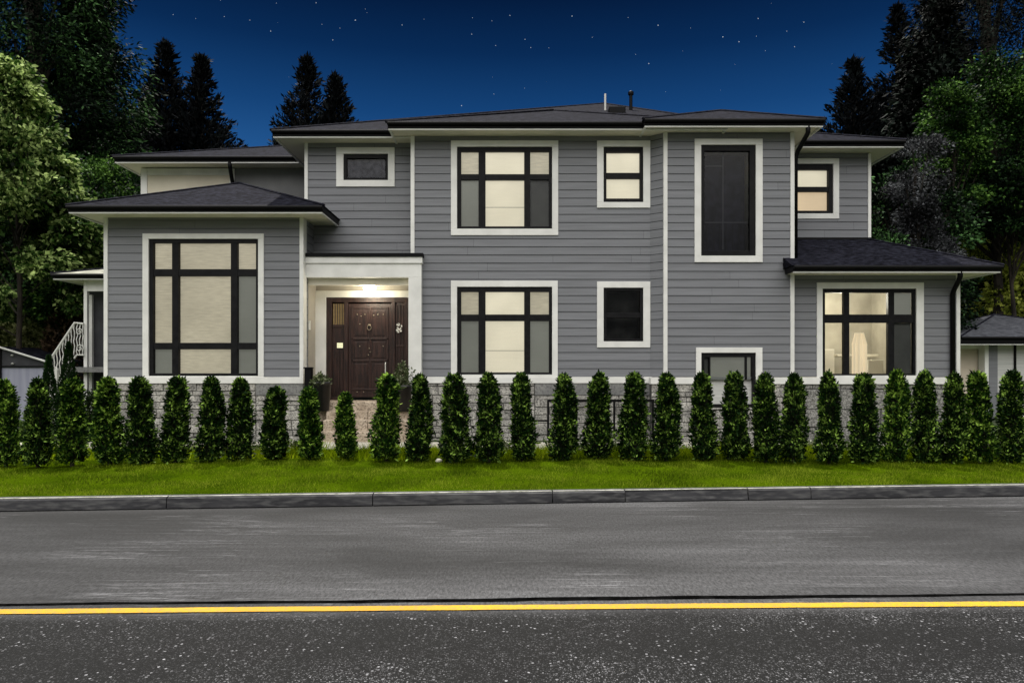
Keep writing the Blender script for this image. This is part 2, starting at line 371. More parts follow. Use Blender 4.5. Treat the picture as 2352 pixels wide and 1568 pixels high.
m_tar = noisy('black_tar', (.0015, .0015, .0015), (.006, .006, .006), 12, .9, .2, spec=0)
mb = MB(); n = 160; prev = None
for i in range(n+1):
    x = -14+28*i/n
    yc = 4.765+.0316*x+.006*math.sin(x*1.7)+.004*math.sin(x*6.1)+RS.uniform(-.003, .003)
    h = .028+.008*math.sin(x*.9+1)+RS.uniform(-.004, .006)
    cur = ((x, yc-h, .004), (x, yc+h*.8, .004))
    if prev: mb.quad(prev[0], cur[0], cur[1], prev[1])
    prev = cur
struct(mb.build('road_seam', m_tar))
m_yel = noisy('yellow_road_paint', (.56, .27, .004), (.64, .37, .008), 1.0, .7, .4, bscale=120, c3=(.34, .24, .05), s3=30)
mb = MB(); prev = None
for i in range(n+1):
    x = -14+28*i/n
    yc = 4.60+.0225*x+(.018 if abs(x) < 9 else 0)*math.cos(x/3.2)-.015
    cur = ((x, yc-.047+RS.uniform(-.003, .003), .006), (x, yc+.044+RS.uniform(-.003, .003), .006))
    if prev: mb.quad(prev[0], cur[0], cur[1], prev[1])
    prev = cur
struct(mb.build('road_line', m_yel))

# kerb: cast lengths with open joints
m_kerb = noisy('kerb_concrete', (.018, .018, .021), (.045, .045, .049), 1.5, .85, .3, stretch=(.6, 1, 3), c3=(.09, .09, .09), s3=9)
kx = [-60, -30, -14, -9.2, -4.0, -1.65, .49, 1.38, 2.92, 3.72, 9, 14, 30, 60]
mb = MB()
for i in range(len(kx)-1):
    a, b_ = kx[i]+.006, kx[i+1]-.006
    hh = .135
    low = .02 if i == 7 else 0
    def sec(x):
        y = kerbY(x)
        return [(x, y, -.02), (x, y+.012+low, hh-.02-low*1.5), (x, y+.03+low, hh-.003), (x, y+.16, hh), (x, y+.16, -.02)]
    A, B = sec(a), sec(b_)
    nn = len(mb.v); mb.v += A+B
    for k in range(5):
        mb.f.append((nn+k, nn+5+k, nn+5+(k+1) % 5, nn+(k+1) % 5))
    mb.f += [(nn+4, nn+3, nn+2, nn+1, nn), (nn+5, nn+6, nn+7, nn+8, nn+9)]
struct(mb.build('kerb', m_kerb))

mb = MB(); mj = MB()
for i in range(len(kx)-1):
    a, b_ = kx[i]+.008, kx[i+1]-.008
    mb.quad((a, kerbY(a)+.034, .136), (b_, kerbY(b_)+.034, .136), (b_, kerbY(b_)+.070, .139), (a, kerbY(a)+.070, .139))
struct(mb.build('kerb_edge', noisy('sunlit_look_kerb_edge', (.24, .24, .22), (.46, .46, .41), 3, .9, .2, c3=(.14, .15, .10), s3=12)))  # paler strip paints in sun on the lip; kerb body is darkened as shade
for i in range(60):
    a, b_ = -30+i, -29+i
    mj.quad((a, kerbY(a)-.030, .004), (b_, kerbY(b_)-.026, .004), (b_, kerbY(b_)+.01, .004), (a, kerbY(a)+.01, .004))
struct(mj.build('road_joint', m_tar))
# lawn sheet, gently uneven
def lawnz(x, y):
    return .118+.018*math.sin(x*1.1+.4)*math.sin(y*1.9)+.012*math.sin(x*2.7+y)
m_lawn = noisy('lawn_soil_green', (.025, .048, .0010), (.065, .108, .0018), 1.2, .95, .8, bscale=90, c3=(.02, .035, .001), s3=45, spec=0)
mb = MB(); nx, ny = 120, 24; idx = {}
for j in range(ny+1):
    for i in range(nx+1):
        x = -30+60*i/nx; y0 = kerbY(x)+.155; y = y0+(13.9-y0)*j/ny
        zz = lawnz(x, y) if j > 0 else .128
        idx[i, j] = len(mb.v); mb.v.append((x, y, zz))
for j in range(ny):
    for i in range(nx):
        mb.f.append((idx[i, j], idx[i+1, j], idx[i+1, j+1], idx[i, j+1]))
struct(mb.build('lawn', m_lawn, smooth=True))
bot('yard', [(-30, 13.9, .06), (30, 13.9, .06), (300, 300, .06), (-300, 300, .06)], m_ground)
mb = MB(); mb.box(-10.5, 10.5, 12.75, 13.95, .02, .135)
struct(mb.build('path', M['paving'], bevel=.01))

# grass blades
def grass(name, n, ylo, yhi, hlo, hhi, mat, xs=(-10.5, 10.5), wid=.006):
    x = RS.uniform(xs[0], xs[1], n); y = RS.uniform(0, 1, n)
    y0 = np.maximum(8.2+.0765*x+.16, ylo); y = y0+(yhi-y0)*y
    z = .112+.018*np.sin(x*1.1+.4)*np.sin(y*1.9)+.012*np.sin(x*2.7+y)
    clump = .75+.5*np.clip(np.sin(x*3.1+y*2)*np.sin(y*4.3-x)+.3, -.4, 1)
    h = RS.uniform(hlo, hhi, n)*clump; a = RS.uniform(0, 2*np.pi, n); t = RS.uniform(0, 2*np.pi, n); ln = h*RS.uniform(.2, 1.1, n)
    ww = wid*RS.uniform(.6, 1.3, n)
    V = np.empty((n, 3, 3)); V[:, 0] = np.c_[x-np.cos(a)*ww, y-np.sin(a)*ww, z-.01]; V[:, 1] = np.c_[x+np.cos(a)*ww, y+np.sin(a)*ww, z-.01]
    V[:, 2] = np.c_[x+np.cos(t)*ln, y+np.sin(t)*ln, z+h]
    return npmesh(name, V.reshape(-1, 3), 3, mat)
def npmesh(name, V, k, mat, parent=None):
    nf = len(V)//k
    me = bpy.data.meshes.new(name); me.vertices.add(len(V)); me.vertices.foreach_set('co', V.astype(np.float32).ravel())
    me.loops.add(nf*k); me.loops.foreach_set('vertex_index', np.arange(nf*k, dtype=np.int32))
    me.polygons.add(nf); me.polygons.foreach_set('loop_start', np.arange(0, nf*k, k, dtype=np.int32))
    try: me.polygons.foreach_set('loop_total', np.full(nf, k, dtype=np.int32))
    except Exception: pass
    me.update(calc_edges=True); me.materials.append(mat)
    if name is None: return me
    o = bpy.data.objects.new(name, me); C.objects.link(o)
    if parent is not None: o.parent = parent
    return o
m_grass = foliage('grass_blades', (.030, .054, .003), (.098, .150, .007), (.25, .31, .025), .35, .8, .8, spec=0, mid=.58, hi=.9)
g1 = grass('grass', 150000, 8, 12.75, .02, .05, m_grass); g1['kind'] = 'stuff'; g1['label'] = 'short bright green mown grass between the kerb and the path'
m_tuft = foliage('long_grass', (.06, .12, .002), (.20, .30, .004), (.45, .55, .02), .45, .8, 1.5, spec=0, mid=.55)
g2 = grass('long_grass', 26000, 11.3, 12.7, .06, .20, m_tuft, wid=.008); g2['kind'] = 'stuff'; g2['label'] = 'longer unmown grass behind the row of cedars'

# ------------------------------------------------------------------ HOUSE
house = empty('house', 'large two storey grey clapboard house with cream trim and lit windows', 'house', (0, 17, .1))
ZS = 6.737       # main soffit height

def intervals(x0, x1, cuts):
    segs = [(x0, x1)]
    for a, b in cuts:
        ns = []
        for s0, s1 in segs:
            if b <= s0 or a >= s1: ns.append((s0, s1)); continue
            if a > s0: ns.append((s0, a))
            if b < s1: ns.append((b, s1))
        segs = ns
    return segs
def siding_front(x0, x1, z0, z1, Yf, holes, step, parent=house, side=None, name='wall', mat=None):
    """lap boards on a front wall; holes = (x0,x1,z0,z1)"""
    sb = MB(); bk = MB(); k = 0; z = z0; rj = {}
    gap = .008
    while z < z1-.01:
        zt = min(z+step, z1)
        cuts = sorted({z+gap, zt} | {h[2] for h in holes if z+gap < h[2] < zt} | {h[3] for h in holes if z+gap < h[3] < zt})
        for a, b in zip(cuts[:-1], cuts[1:]):
            if b-a < .002: continue
            xs = intervals(x0, x1, [(h[0], h[1]) for h in holes if h[2] < (a+b)/2 < h[3]])
            fa = (a-z)/step; fb = (b-z)/step
            ya = Yf-.020+.015*fa; yb = Yf-.020+.015*fb
            jx = rj.setdefault(k, [x0+random.uniform(.8, 3.2)+3.66*m_ for m_ in range(int((x1-x0)/3.66)+1)])
            xs = [sg for p, q in xs for sg in intervals(p, q, [(j_-.0015, j_+.0015) for j_ in jx])]
            for p, q in xs:
                if q-p < .004: continue
                sb.quad((p, ya, a), (q, ya, a), (q, yb, b), (p, yb, b))
                if abs(a-(z+gap)) < 1e-6: sb.quad((p, Yf, a), (q, Yf, a), (q, ya, a), (p, ya, a))
        z = zt; k += 1
    zs = sorted({z0, z1} | {h[2] for h in holes if z0 < h[2] < z1} | {h[3] for h in holes if z0 < h[3] < z1})
    for a, b in zip(zs[:-1], zs[1:]):
        for p, q in intervals(x0, x1, [(h[0], h[1]) for h in holes if h[2] < (a+b)/2 < h[3]]):
            bk.box(p, q, Yf, Yf+.14, a, b)
    o = sb.build(name, mat or M['siding'], parent)
    bk.build('wall_core', M['groove'], o)
    return o
def siding_side(xw, y0, y1, z0, z1, sgn, step, parent=house):
    """side wall facing sgn*X"""
    sb = MB(); z = z0
    while z < z1-.01:
        zt = min(z+step, z1)
        a, b = xw+sgn*.016, xw+sgn*.004
        sb.quad((a, y0, z+.008), (a, y1, z+.008), (b, y1, zt), (b, y0, zt))
        sb.quad((xw, y0, z+.008), (xw, y1, z+.008), (a, y1, z+.008), (a, y0, z+.008))
        z = zt
    o = sb.build('side_wall', M['siding'], parent)
    MB().box(xw-sgn*.10, xw, y0, y1, z0, z1).build('wall_core', M['groove'], o)
    return o
def ring(mb, a, b, y0, y1):      # a outer, b inner (x0,x1,z0,z1)
    mb.box(a[0], a[1], y0, y1, b[3], a[3]); 
    if b[2] > a[2]: mb.box(a[0], a[1], y0, y1, a[2], b[2])
    mb.box(a[0], b[0], y0, y1, b[2], b[3]); mb.box(b[1], a[1], y0, y1, b[2], b[3])
def prect(x0, y0, x1, y1, Y): return (X(x0, Y), X(x1, Y), Z(y1, Y), Z(y0, Y))

def window(Yw, trim, frame, cols, rows, states, name='window', label=None, seams=0, slats=False, deep=None):
    T = prect(*trim, Yw); Fr = prect(*frame, Yw)
    tb = MB(); ring(tb, T, Fr, Yw-.038, Yw+.01)
    wo = tb.build(name, M['trim'], house, bevel=.005)
    if label: wo['label'] = label
    # frame with mullions
    cs = [(X(a, Yw), X(b, Yw)) for a, b in cols]; rs = [(Z(b, Yw), Z(a, Yw)) for a, b in rows]
    fb = MB(); y0, y1 = Yw-.006, Yw+.09
    fb.box(Fr[0], cs[0][0], y0, y1, Fr[2], Fr[3]); fb.box(cs[-1][1], Fr[1], y0, y1, Fr[2], Fr[3])
    fb.box(cs[0][0], cs[-1][1], y0, y1, rs[0][1], Fr[3]); fb.box(cs[0][0], cs[-1][1], y0, y1, Fr[2], rs[-1][0])
    for i in range(len(cs)-1): fb.box(cs[i][1], cs[i+1][0], y0+.004, y1, rs[-1][0], rs[0][1])
    for i in range(len(rs)-1):
        for c in cs: fb.box(c[0], c[1], y0+.008, y1, rs[i+1][1], rs[i][0])
    fr = fb.build('frame', M['frame'], wo, bevel=.004)
    gl = MB(); sh = {}
    bead = MB()
    for j, r in enumerate(rs):
        for i, c in enumerate(cs):
            gl.quad((c[0], Yw+.045, r[0]), (c[1], Yw+.045, r[0]), (c[1], Yw+.045, r[1]), (c[0], Yw+.045, r[1]))
            for (a, b, e, f) in ((c[0], c[1], r[0], r[0]+.006), (c[0], c[1], r[1]-.006, r[1])):
                bead.box(a, b, Yw+.02, Yw+.03, e, f)
            st = states[j][i]
            if st == 'room': continue
            q = sh.setdefault((st, i, j), MB()); yb = Yw+.092 if st not in ('dark', 'bluedark') else Yw+.40
            ex = .0 if yb < Yw+.2 else .03
            if slats and st in ('lit', 'lit_top') :
                z = r[0]; hgt = .052
                while z < r[1]-.004:
                    zt = min(z+hgt, r[1]); q.quad((c[0], yb-.004, z), (c[1], yb-.004, z), (c[1], yb+.003, zt), (c[0], yb+.003, zt)); z = zt
            else:
                # cloth with a very shallow sag so light varies across it
                nseg = 6
                for k in range(nseg):
                    xa = c[0]-ex+(c[1]-c[0]+2*ex)*k/nseg; xb = c[0]-ex+(c[1]-c[0]+2*ex)*(k+1)/nseg
                    oa = .004*math.sin(k*1.3+i); ob = .004*math.sin((k+1)*1.3+i)
                    q.quad((xa, yb+oa, r[0]-ex), (xb, yb+ob, r[0]-ex), (xb, yb+ob, r[1]+ex), (xa, yb+oa, r[1]+ex))
            if seams and st in ('lit', 'lit_top') and i == 1:
                for sfr in ((.42,) if j == 1 else ()):
                    zz = r[0]+(r[1]-r[0])*sfr
                    sb_ = sh.setdefault(('seam', i, j), MB()); sb_.box(c[0], c[1], yb-.012, yb-.006, zz, zz+.012)
    for (st, _i, _j), q in sh.items():
        nm = {'dark': 'dark_interior', 'bluedark': 'dark_interior', 'seam': 'blind_seam'}.get(st, 'blind')
        q.build(nm, M['dim'] if st == 'seam' else M[st], wo)
    gl.build('pane', M['glass'], wo)
    return wo, Fr

holes = {k: [] for k in ('G', 'L2', 'M', 'B', 'R2', 'E')}
YG, YL2, YM, YB, YR2, YE, YL3 = 14.7, 15.46, 15.0, 14.78, 16.2, 14.9, 17.4
c3 = [(1059, 1099), (1115, 1204), (1218, 1261)]
wo, f = window(YG, (329, 537, 607, 872), (343, 549, 594, 863), [(352, 395), (410, 530), (545, 588)], [(558, 618), (634, 787), (802, 857)],
    [['lit', 'lit', 'lit'], ['lit', 'lit', 'dim'], ['dim', 'lit', 'dim']], label='tall nine pane window with cream slatted blinds', slats=True); holes['G'].append(f)
wo, f = window(YL2, (773, 339.6, 907, 429.6), (789.6, 354.3, 891.7, 414.7), [(796.5, 885)], [(364, 408.5)], [['bluemid']], label='small dark landscape window'); holes['L2'].append(f)
wo, f = window(YM, (1036, 324, 1282, 541), (1050, 338, 1268, 526), c3, [(348, 400), (413, 520)], [['lit', 'lit_top', 'lit'], ['dim', 'lit_top', 'grey']], label='upper six pane window, lower right pane unlit', seams=1); holes['M'].append(f)
wo, f = window(YM, (1371, 324, 1493, 478), (1386, 338, 1477, 465), [(1393, 1470)], [(350, 397), (410, 456)], [['lit_top'], ['lit_top']], label='small upper sash window glowing cream'); holes['M'].append(f)
wo, f = window(YM, (1036, 645, 1281, 866), (1050, 659, 1268, 860), c3, [(670, 722), (737, 855)], [['lit', 'lit_top', 'lit'], ['dim', 'lit_top', 'dim']], label='lower six pane window with grey side panes', seams=1); holes['M'].append(f)
wo, f = window(YM, (1371, 647, 1493, 798), (1386, 661, 1477, 784), [(1393, 1470)], [(668, 718), (730, 778)], [['dark'], ['dark']], label='small lower sash window, unlit'); holes['M'].append(f)
wo5, f = window(YB, (1594.6, 320, 1750.6, 602.8), (1609.6, 333.6, 1735, 587.8), [(1618, 1722)], [(347, 576)], [['bluedark']], label='tall unlit stair window'); holes['B'].append(f)
# thin glazing bars and a stair balustrade seen inside the tall window
mb = MB(); yy = YB+.12
for (a, b_, c, d) in ((1660, 349, 1661.6, 573), (1620, 510, 1720, 511.6), (1620, 381, 1660, 382.4)): mb.pbox(a, b_, c, d, yy, .01)
mb.build('inner_bar', base('grey_bar', (.05, .05, .062), .5)[0], wo5)
mb = MB()
for k in range(7): mb.pbox(1624+k*14.5, 514, 1626.5+k*14.5, 574, YB+.3, .02)
mb.build('balustrade', base('dim_baluster', (.012, .012, .018), .8, 0, .1)[0], wo5)
wo, f = window(YR2, (1790, 364.8, 1926, 503), (1804, 377, 1912.6, 491), [(1811, 1903)], [(390, 429), (440, 484)], [['lit_top'], ['lit_warm']], label='upper right sash window with warm glow'); holes['R2'].append(f)
wo9, f9 = window(YE, (1875, 649, 2120, 866), (1888, 663, 2103, 862), [(1895, 1938), (1951, 2040), (2054, 2098)], [(672, 722), (741, 858)],
    [['room', 'room', 'dim'], ['room', 'room', 'grey']], label='kitchen window with a curtain and lit room behind'); holes['E'].append(f9)
wo, f = window(YB, (1598, 798, 1750, 872), (1610, 810, 1735, 872), [(1618, 1629), (1632, 1713), (1716, 1727)], [(820, 872)], [['grey', 'dim', 'dim']], label='low window cut off by the band'); holes['B'].append(f)
wo.name = 'window'
# lower part of the basement door below the band
STEP = .178
# walls
zb = 1.456
def X0(x, Y): return X(x, Y)
xg0, xg1 = X(247, YG), X(696, YG)
siding_front(xg0, xg1, zb, 4.90, YG, holes['G'], STEP*.995)
siding_side(xg1, YG, YL2+.02, 1.2, 4.88, 1, STEP)
siding_side(xg0, YG, 19.5, 1.2, 4.88, -1, STEP)
xl0, xl1 = X(703, YL2), X(945, YM)
siding_front(xl0, xl1, 3.95, ZS, YL2, holes['L2'], STEP)
siding_side(xl0, YL2, 24, 3.2, ZS, -1, STEP)
xm0, xm1 = X(946, YM), X(1493, YM)
siding_front(xm0, xm1, zb, ZS, YM, holes['M'], STEP)
siding_side(xm0, YM, YL2+.05, zb, ZS, -1, STEP)
# canted return between main wall and stair bay
xb0, xb1 = X(1524, YB), X(1819, YB)
sb = MB(); z = zb
while z < ZS-.01:
    zt = min(z+STEP, ZS)
    sb.quad((xm1, YM-.016, z+.008), (xb0, YB-.016+.02, z+.008), (xb0, YB-.004+.02, zt), (xm1, YM-.004, zt)); z = zt
o = sb.build('wall', M['siding'], house)
MB().poly([(xm1, YM+.002, zb), (xb0, YB+.022, zb), (xb0, YB+.022, ZS), (xm1, YM+.002, ZS)]).build('wall_core', M['groove'], o)
siding_front(xb0, xb1, zb, ZS, YB, holes['B'], STEP*.985)
siding_side(xb1, YB, YR2, zb, ZS, 1, STEP)
xr1 = X(1997, YR2)
siding_front(xb1, xr1, 3.6, ZS, YR2, holes['R2'], STEP*1.06)
siding_side(xr1, YR2, 24, 3.64, ZS, 1, STEP)
xe1 = X(2200, YE)
siding_front(xb1, xe1, zb, 3.69, YE, holes['E'], STEP*.99)
siding_side(xe1, YE, 19.5, 1.2, 3.67, 1, STEP)
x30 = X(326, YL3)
siding_front(x30, xl0, 3.0, ZS, YL3, [], 1.3, mat=noisy('smooth_grey_panel', (.145, .148, .152), (.185, .188, .19), 2, .7, .05))  # plain smooth grey of the recessed upper left wall
MB().box(X(340, YL3), X(528, YL3), YL3-.028, YL3+.01, 3.0, Z(403, YL3)-.003).build('panel', noisy('painted_warm_lit_panel', (.58, .53, .42), (.66, .61, .49), 1.5, .7, .05), house)  # warm light on this panel is put into its paler colour
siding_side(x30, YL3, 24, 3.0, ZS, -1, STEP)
# rear and closing walls
mb = MB(); mb.box(x30, xr1, 24, 24.2, 0, ZS+.1); mb.box(xg0, xl0, 19.5, 19.6, 0, 4.9); mb.box(xr1-.1, xe1, 19.5, 19.6, 0, 3.7); mb.box(x30, xg0+.3, 19.3, 19.4, 0, 3.2)
mb.build('rear_wall', M['siding'], house)

# corner boards, bands, friezes
def cboard(x, Y, z0, z1, wd=.085, proud=.035, back=.2, side=1, name='corner_board'):
    mb = MB(); mb.box(x-wd/2, x+wd/2, Y-proud, Y+back, z0, z1); return mb.build(name, M['trim'], house, bevel=.004)
cboard(X(244.5, YG), YG, zb, 4.88); cboard(X(693.5, YG), YG, zb, 4.88, .085)
cboard(X(704, YL2), YL2, 4.6, ZS-.004, .075)
cboard(X(948, YM), YM, 4.12, ZS-.004, .085, back=.3)
cboard(X(1528, YB), YB, zb, ZS-.004, .085)
cboard(X(1819, YB), YB, zb, ZS-.004, .085)
cboard(X(1996, YR2), YR2, 3.9, ZS-.004, .07)
cboard(X(2199, YE), YE, zb, 3.67, .085)
cboard(X(332, YL3), YL3, 3.0, ZS-.01, .16); cboard(X(534, YL3), YL3, 3.0, ZS-.01, .12)
MB().box(X(340, YL3), X(528, YL3), YL3-.034, YL3+.01, Z(403, YL3), ZS-.01).build('frieze_board', M['trim'], house, bevel=.004)
def band(xa, xb, Y, z0=1.315, z1=1.456, pr=.045, nm='band_board'):
    return MB().box(xa, xb, Y-pr, Y+.16, z0, z1-.001).build(nm, M['trim'], house, bevel=.006)
band(xg0-.06, xg1+.02, YG); band(X(968, YM)-.02, X(1497, YM), YM, 1.315); band(X(1494, YB), X(1600, YB)+.0, YB, 1.30, 1.45); band(X(1747, YB), X(1822, YB), YB, 1.30, 1.45)
band(X(1823, YE), xe1+.03, YE, 1.295, 1.45)

# ---- foundation of coursed stone blocks
def stonewall(x0, x1, Y, z0, z1, mat, nm='foundation', hl=.09, hh=.24, wl=.18, wh=.6):
    mb = MB(); z = z0; rr = random.Random(int(abs(x0*100)))
    while z < z1-.02:
        h = min(rr.uniform(hl, hh), z1-z)
        if z1-(z+h) < .05: h = z1-z
        x = x0
        while x < x1-.01:
            wd = min(rr.uniform(wl, wh), x1-x)
            if x1-(x+wd) < .08: wd = x1-x
            d = rr.uniform(.0, .035); e = .012
            a = len(mb.v); xs0, xs1, zs0, zs1 = x+.004, x+wd-.004, z+.004, z+h-.004
            j = lambda: rr.uniform(-.006, .006)
            mb.v += [(xs0, Y+.01, zs0), (xs1, Y+.01, zs0), (xs1, Y+.01, zs1), (xs0, Y+.01, zs1),
                     (xs0+e+j(), Y-d, zs0+e+j()), (xs1-e+j(), Y-d+j(), zs0+e+j()), (xs1-e+j(), Y-d+j(), zs1-e+j()), (xs0+e+j(), Y-d+j(), zs1-e+j())]
            mb.f += [tuple(a+i for i in q) for q in ((4, 5, 6, 7), (0, 1, 5, 4), (1, 2, 6, 5), (2, 3, 7, 6), (3, 0, 4, 7))]
            x += wd
        z += h
    o = mb.build(nm, mat, house)
    MB().box(x0, x1, Y+.005, Y+.2, z0-.05, z1).build('mortar_bed', M['mortar'], o)
    return o
stonewall(xg0, X(588, YG), YG, .02, 1.314, M['stone'])
stonewall(X(588, YG), xg1, YG, .02, 1.06, M['stone'])
MB().box(X(588, YG)+.003, xg1+.01, YG-.03, YG+.2, 1.062, 1.313).build('footing', M['concrete'], house, bevel=.006)
stonewall(X(968, YM), X(1228, YM), YM, .02, 1.314, M['stone'])
stonewall(X(1228, YM), X(1495, YM), YM+.0, .02, 1.05, M['stone'], hl=.16, hh=.26, wl=.3, wh=.7)
MB().box(X(1228, YM)+.003, X(1495, YM), YM-.03, YM+.2, 1.053, 1.313).build('footing', M['concrete'], house, bevel=.006)
stonewall(X(1496, YB), X(1610, YB), YB, .02, 1.30, M['stone']); stonewall(X(1735, YB), X(1822, YB), YB, .02, 1.30, M['stone'])
stonewall(X(1610, YB), X(1735, YB), YB, .02, .80, M['stone'])
m_gran = noisy('rough_granite', (.12, .118, .11), (.50, .49, .46), 30, .9, 1.0, bscale=60, c3=(.05, .05, .048), s3=60)
stonewall(X(1823, YE), xe1, YE, .02, 1.294, m_gran, hl=.3, hh=.45, wl=.4, wh=1.1)
# sides of the foundation
mb = MB(); mb.box(xg0-.0, xg0+.2, YG+.21, 19.5, 0, 1.2); mb.box(xe1-.2, xe1, YE+.21, 19.5, 0, 1.2); mb.box(xg1-.2, xg1, YG+.21, 15.6, 0, 1.2)
mb.build('footing', M['concrete'], house)
# low door below the stair bay
da = prect(1610, 872, 1735, 934, YB); dr = MB()
dr.box(da[0], da[0]+.065, YB-.03, YB+.09, da[2], 1.46); dr.box(da[1]-.065, da[1], YB-.03, YB+.09, da[2], 1.46); dr.box(da[0]+.065, da[1]-.065, YB-.02, YB+.09, da[2], da[2]+.06)
ldo = dr.build('low_door', M['frame'], house, bevel=.004)
MB().box(da[0]+.065, da[1]-.065, YB+.06, YB+.08, da[2]+.06, 1.46).build('panel', M['pale_siding'], ldo)
MB().box(X(1629, YB), X(1632, YB), YB+.03, YB+.06, da[2]+.06, 1.46).build('rail', M['frame'], ldo)

# ---- roofs
def hip(nm, x0, x1, y0, y1, zs, apex, fh=.13, ridge=None, off=0., parent=house, soff=True):
    """eave rectangle, soffit height zs, apex point(s)"""
    zs = zs+off; zt = zs+fh
    A = Vector(apex); Bp = Vector(ridge) if ridge else A
    mb = MB(); e = .03
    c = [(x0-e, y0-e, zt), (x1+e, y0-e, zt), (x1+e, y1+e, zt), (x0-e, y1+e, zt)]
    A = tuple(A); Bp = tuple(Bp)
    if A == Bp:
        for i in range(4): mb.tri(c[i], c[(i+1) % 4], A)
    else:
        # A = front or left ridge end, Bp = rear or right ridge end
        if abs(A[1]-Bp[1]) > abs(A[0]-Bp[0]):
            mb.tri(c[0], c[1], A); mb.quad(c[1], c[2], Bp, A); mb.tri(c[2], c[3], Bp); mb.quad(c[3], c[0], A, Bp)
        else:
            mb.quad(c[0], c[1], Bp, A); mb.tri(c[1], c[2], Bp); mb.quad(c[2], c[3], A, Bp); mb.tri(c[3], c[0], A)
    mb.poly([(p[0], p[1], zt-.004) for p in c][::-1])
    ro = mb.build(nm, M['shingle'], parent)
    # ridge caps
    rc = MB()
    for p in (c if A == Bp else [c[0], c[1]]):
        q = A if (p[0] < (x0+x1)/2 or A == Bp or abs(A[1]-Bp[1]) > abs(A[0]-Bp[0])) else Bp
        rc.tube([p, q], .035, 5)
    rc.build('hip_cap', M['shingle'], ro)
    fa = MB(); t = .06
    fa.box(x0, x1, y0, y0+t, zs, zt-.005); fa.box(x0, x1, y1-t, y1, zs, zt-.005); fa.box(x0, x0+t, y0+t, y1-t, zs, zt-.005); fa.box(x1-t, x1, y0+t, y1-t, zs, zt-.005)
    fa.build('fascia', M['black'], ro, bevel=.008)
    gu = MB(); gu.tube([(x0, y0-.035, zt-.035), (x1, y0-.035, zt-.035)], .038, 8); gu.build('gutter', M['black'], ro)
    wt = MB(); t2 = .045
    wt.box(x0+.015, x1-.015, y0+.015, y0+.015+t2, zs-.028, zs-.002); wt.box(x0+.015, x0+.015+t2, y0+.06, y1, zs-.028, zs-.002); wt.box(x1-.015-t2, x1-.015, y0+.06, y1, zs-.028, zs-.002)
    wt.build('fascia_trim', M['trim'], ro)
    if soff:
        MB().box(x0+.06, x1-.06, y0+.06, y1-.06, zs+.0, zs+.02).build('soffit', M['soffit'], ro)
    return ro
ra = hip('roof', -5.27, 5.9, 15.0, 31.6, ZS, (3.14, 23.4, 10.73))
hip('roof', X(890, 14.52), 4.6, 14.52, 22, ZS, (1.1, 18.25, 8.55), ridge=(1.15, 18.3, 8.55), off=.004)
hip('roof', 2.78, X(1893, 14.36), 14.36, 20.5, ZS, (5.02, 16.4, 7.83), ridge=(5.02, 18.4, 7.83), off=.008)
hip('roof', 4.0, 9.03, 15.7, 25, ZS, (6.1, 18.6, 8.2), ridge=(6.1, 22, 8.2), off=.012)
hip('roof', -9.85, -4.7, 16.89, 25, ZS, (-6.3, 20.4, 8.32), ridge=(-6.3, 21.6, 8.32), off=.016)
hip('roof', X(155, 14.15), -3.92, 14.15, 20, 4.88, (-6.6, 16.55, Z(421, 16.55)), ridge=(-6.6, 17.3, Z(421, 16.55)), fh=.125)
# right wing: lean-to hip against the upper wall
x0, x1, y0, y1, zs = X(1822, 14.3), 10.26, 14.3, 20, 3.67; zt = zs+.12
mb = MB(); hx = 8.4; hz = Z(549, YR2)
mb.quad((x0-.03, y0-.03, zt), (x1+.03, y0-.03, zt), (hx, YR2, hz), (x0-.03, YR2, hz)); mb.quad((x1+.03, y0-.03, zt), (x1+.03, y1, zt), (hx, y1, hz), (hx, YR2, hz))
mb.poly([(x0-.03, y0-.03, zt-.004), (x1+.03, y0-.03, zt-.004), (x1+.03, y1, zt-.004), (x0-.03, y1, zt-.004)]); mb.poly([(x0-.03, y0-.03, zt), (x0-.03, YR2, hz), (x0-.03, YR2, zt)])
rw = mb.build('roof', M['shingle'], house); MB().tube([(x1+.03, y0-.03, zt), (hx, YR2, hz)], .035, 5).build('hip_cap', M['shingle'], rw)
fa = MB(); fa.box(x0, x1, y0, y0+.06, zs, zt-.005); fa.box(x1-.06, x1, y0+.06, y1, zs, zt-.005); fa.box(x0, x0+.06, y0+.06, YB-.04, zs, zt-.005); fa.build('fascia', M['black'], rw, bevel=.008)
MB().tube([(x0, y0-.035, zt-.035), (x1, y0-.035, zt-.035)], .038, 8).build('gutter', M['black'], rw)
fa = MB(); fa.box(x0+.015, x1-.015, y0+.015, y0+.06, zs-.028, zs-.002); fa.box(x1-.06, x1-.015, y0+.06, y1, zs-.028, zs-.002); fa.build('fascia_trim', M['trim'], rw)
MB().box(x0+.06, x1-.06, y0+.06, y1-.05, zs, zs+.02).build('soffit', M['soffit'], rw)
MB().box(xb1, xr1+.02, YR2-.05, YR2-.02, hz-.03, hz+.03).build('flashing', M['black'], rw)

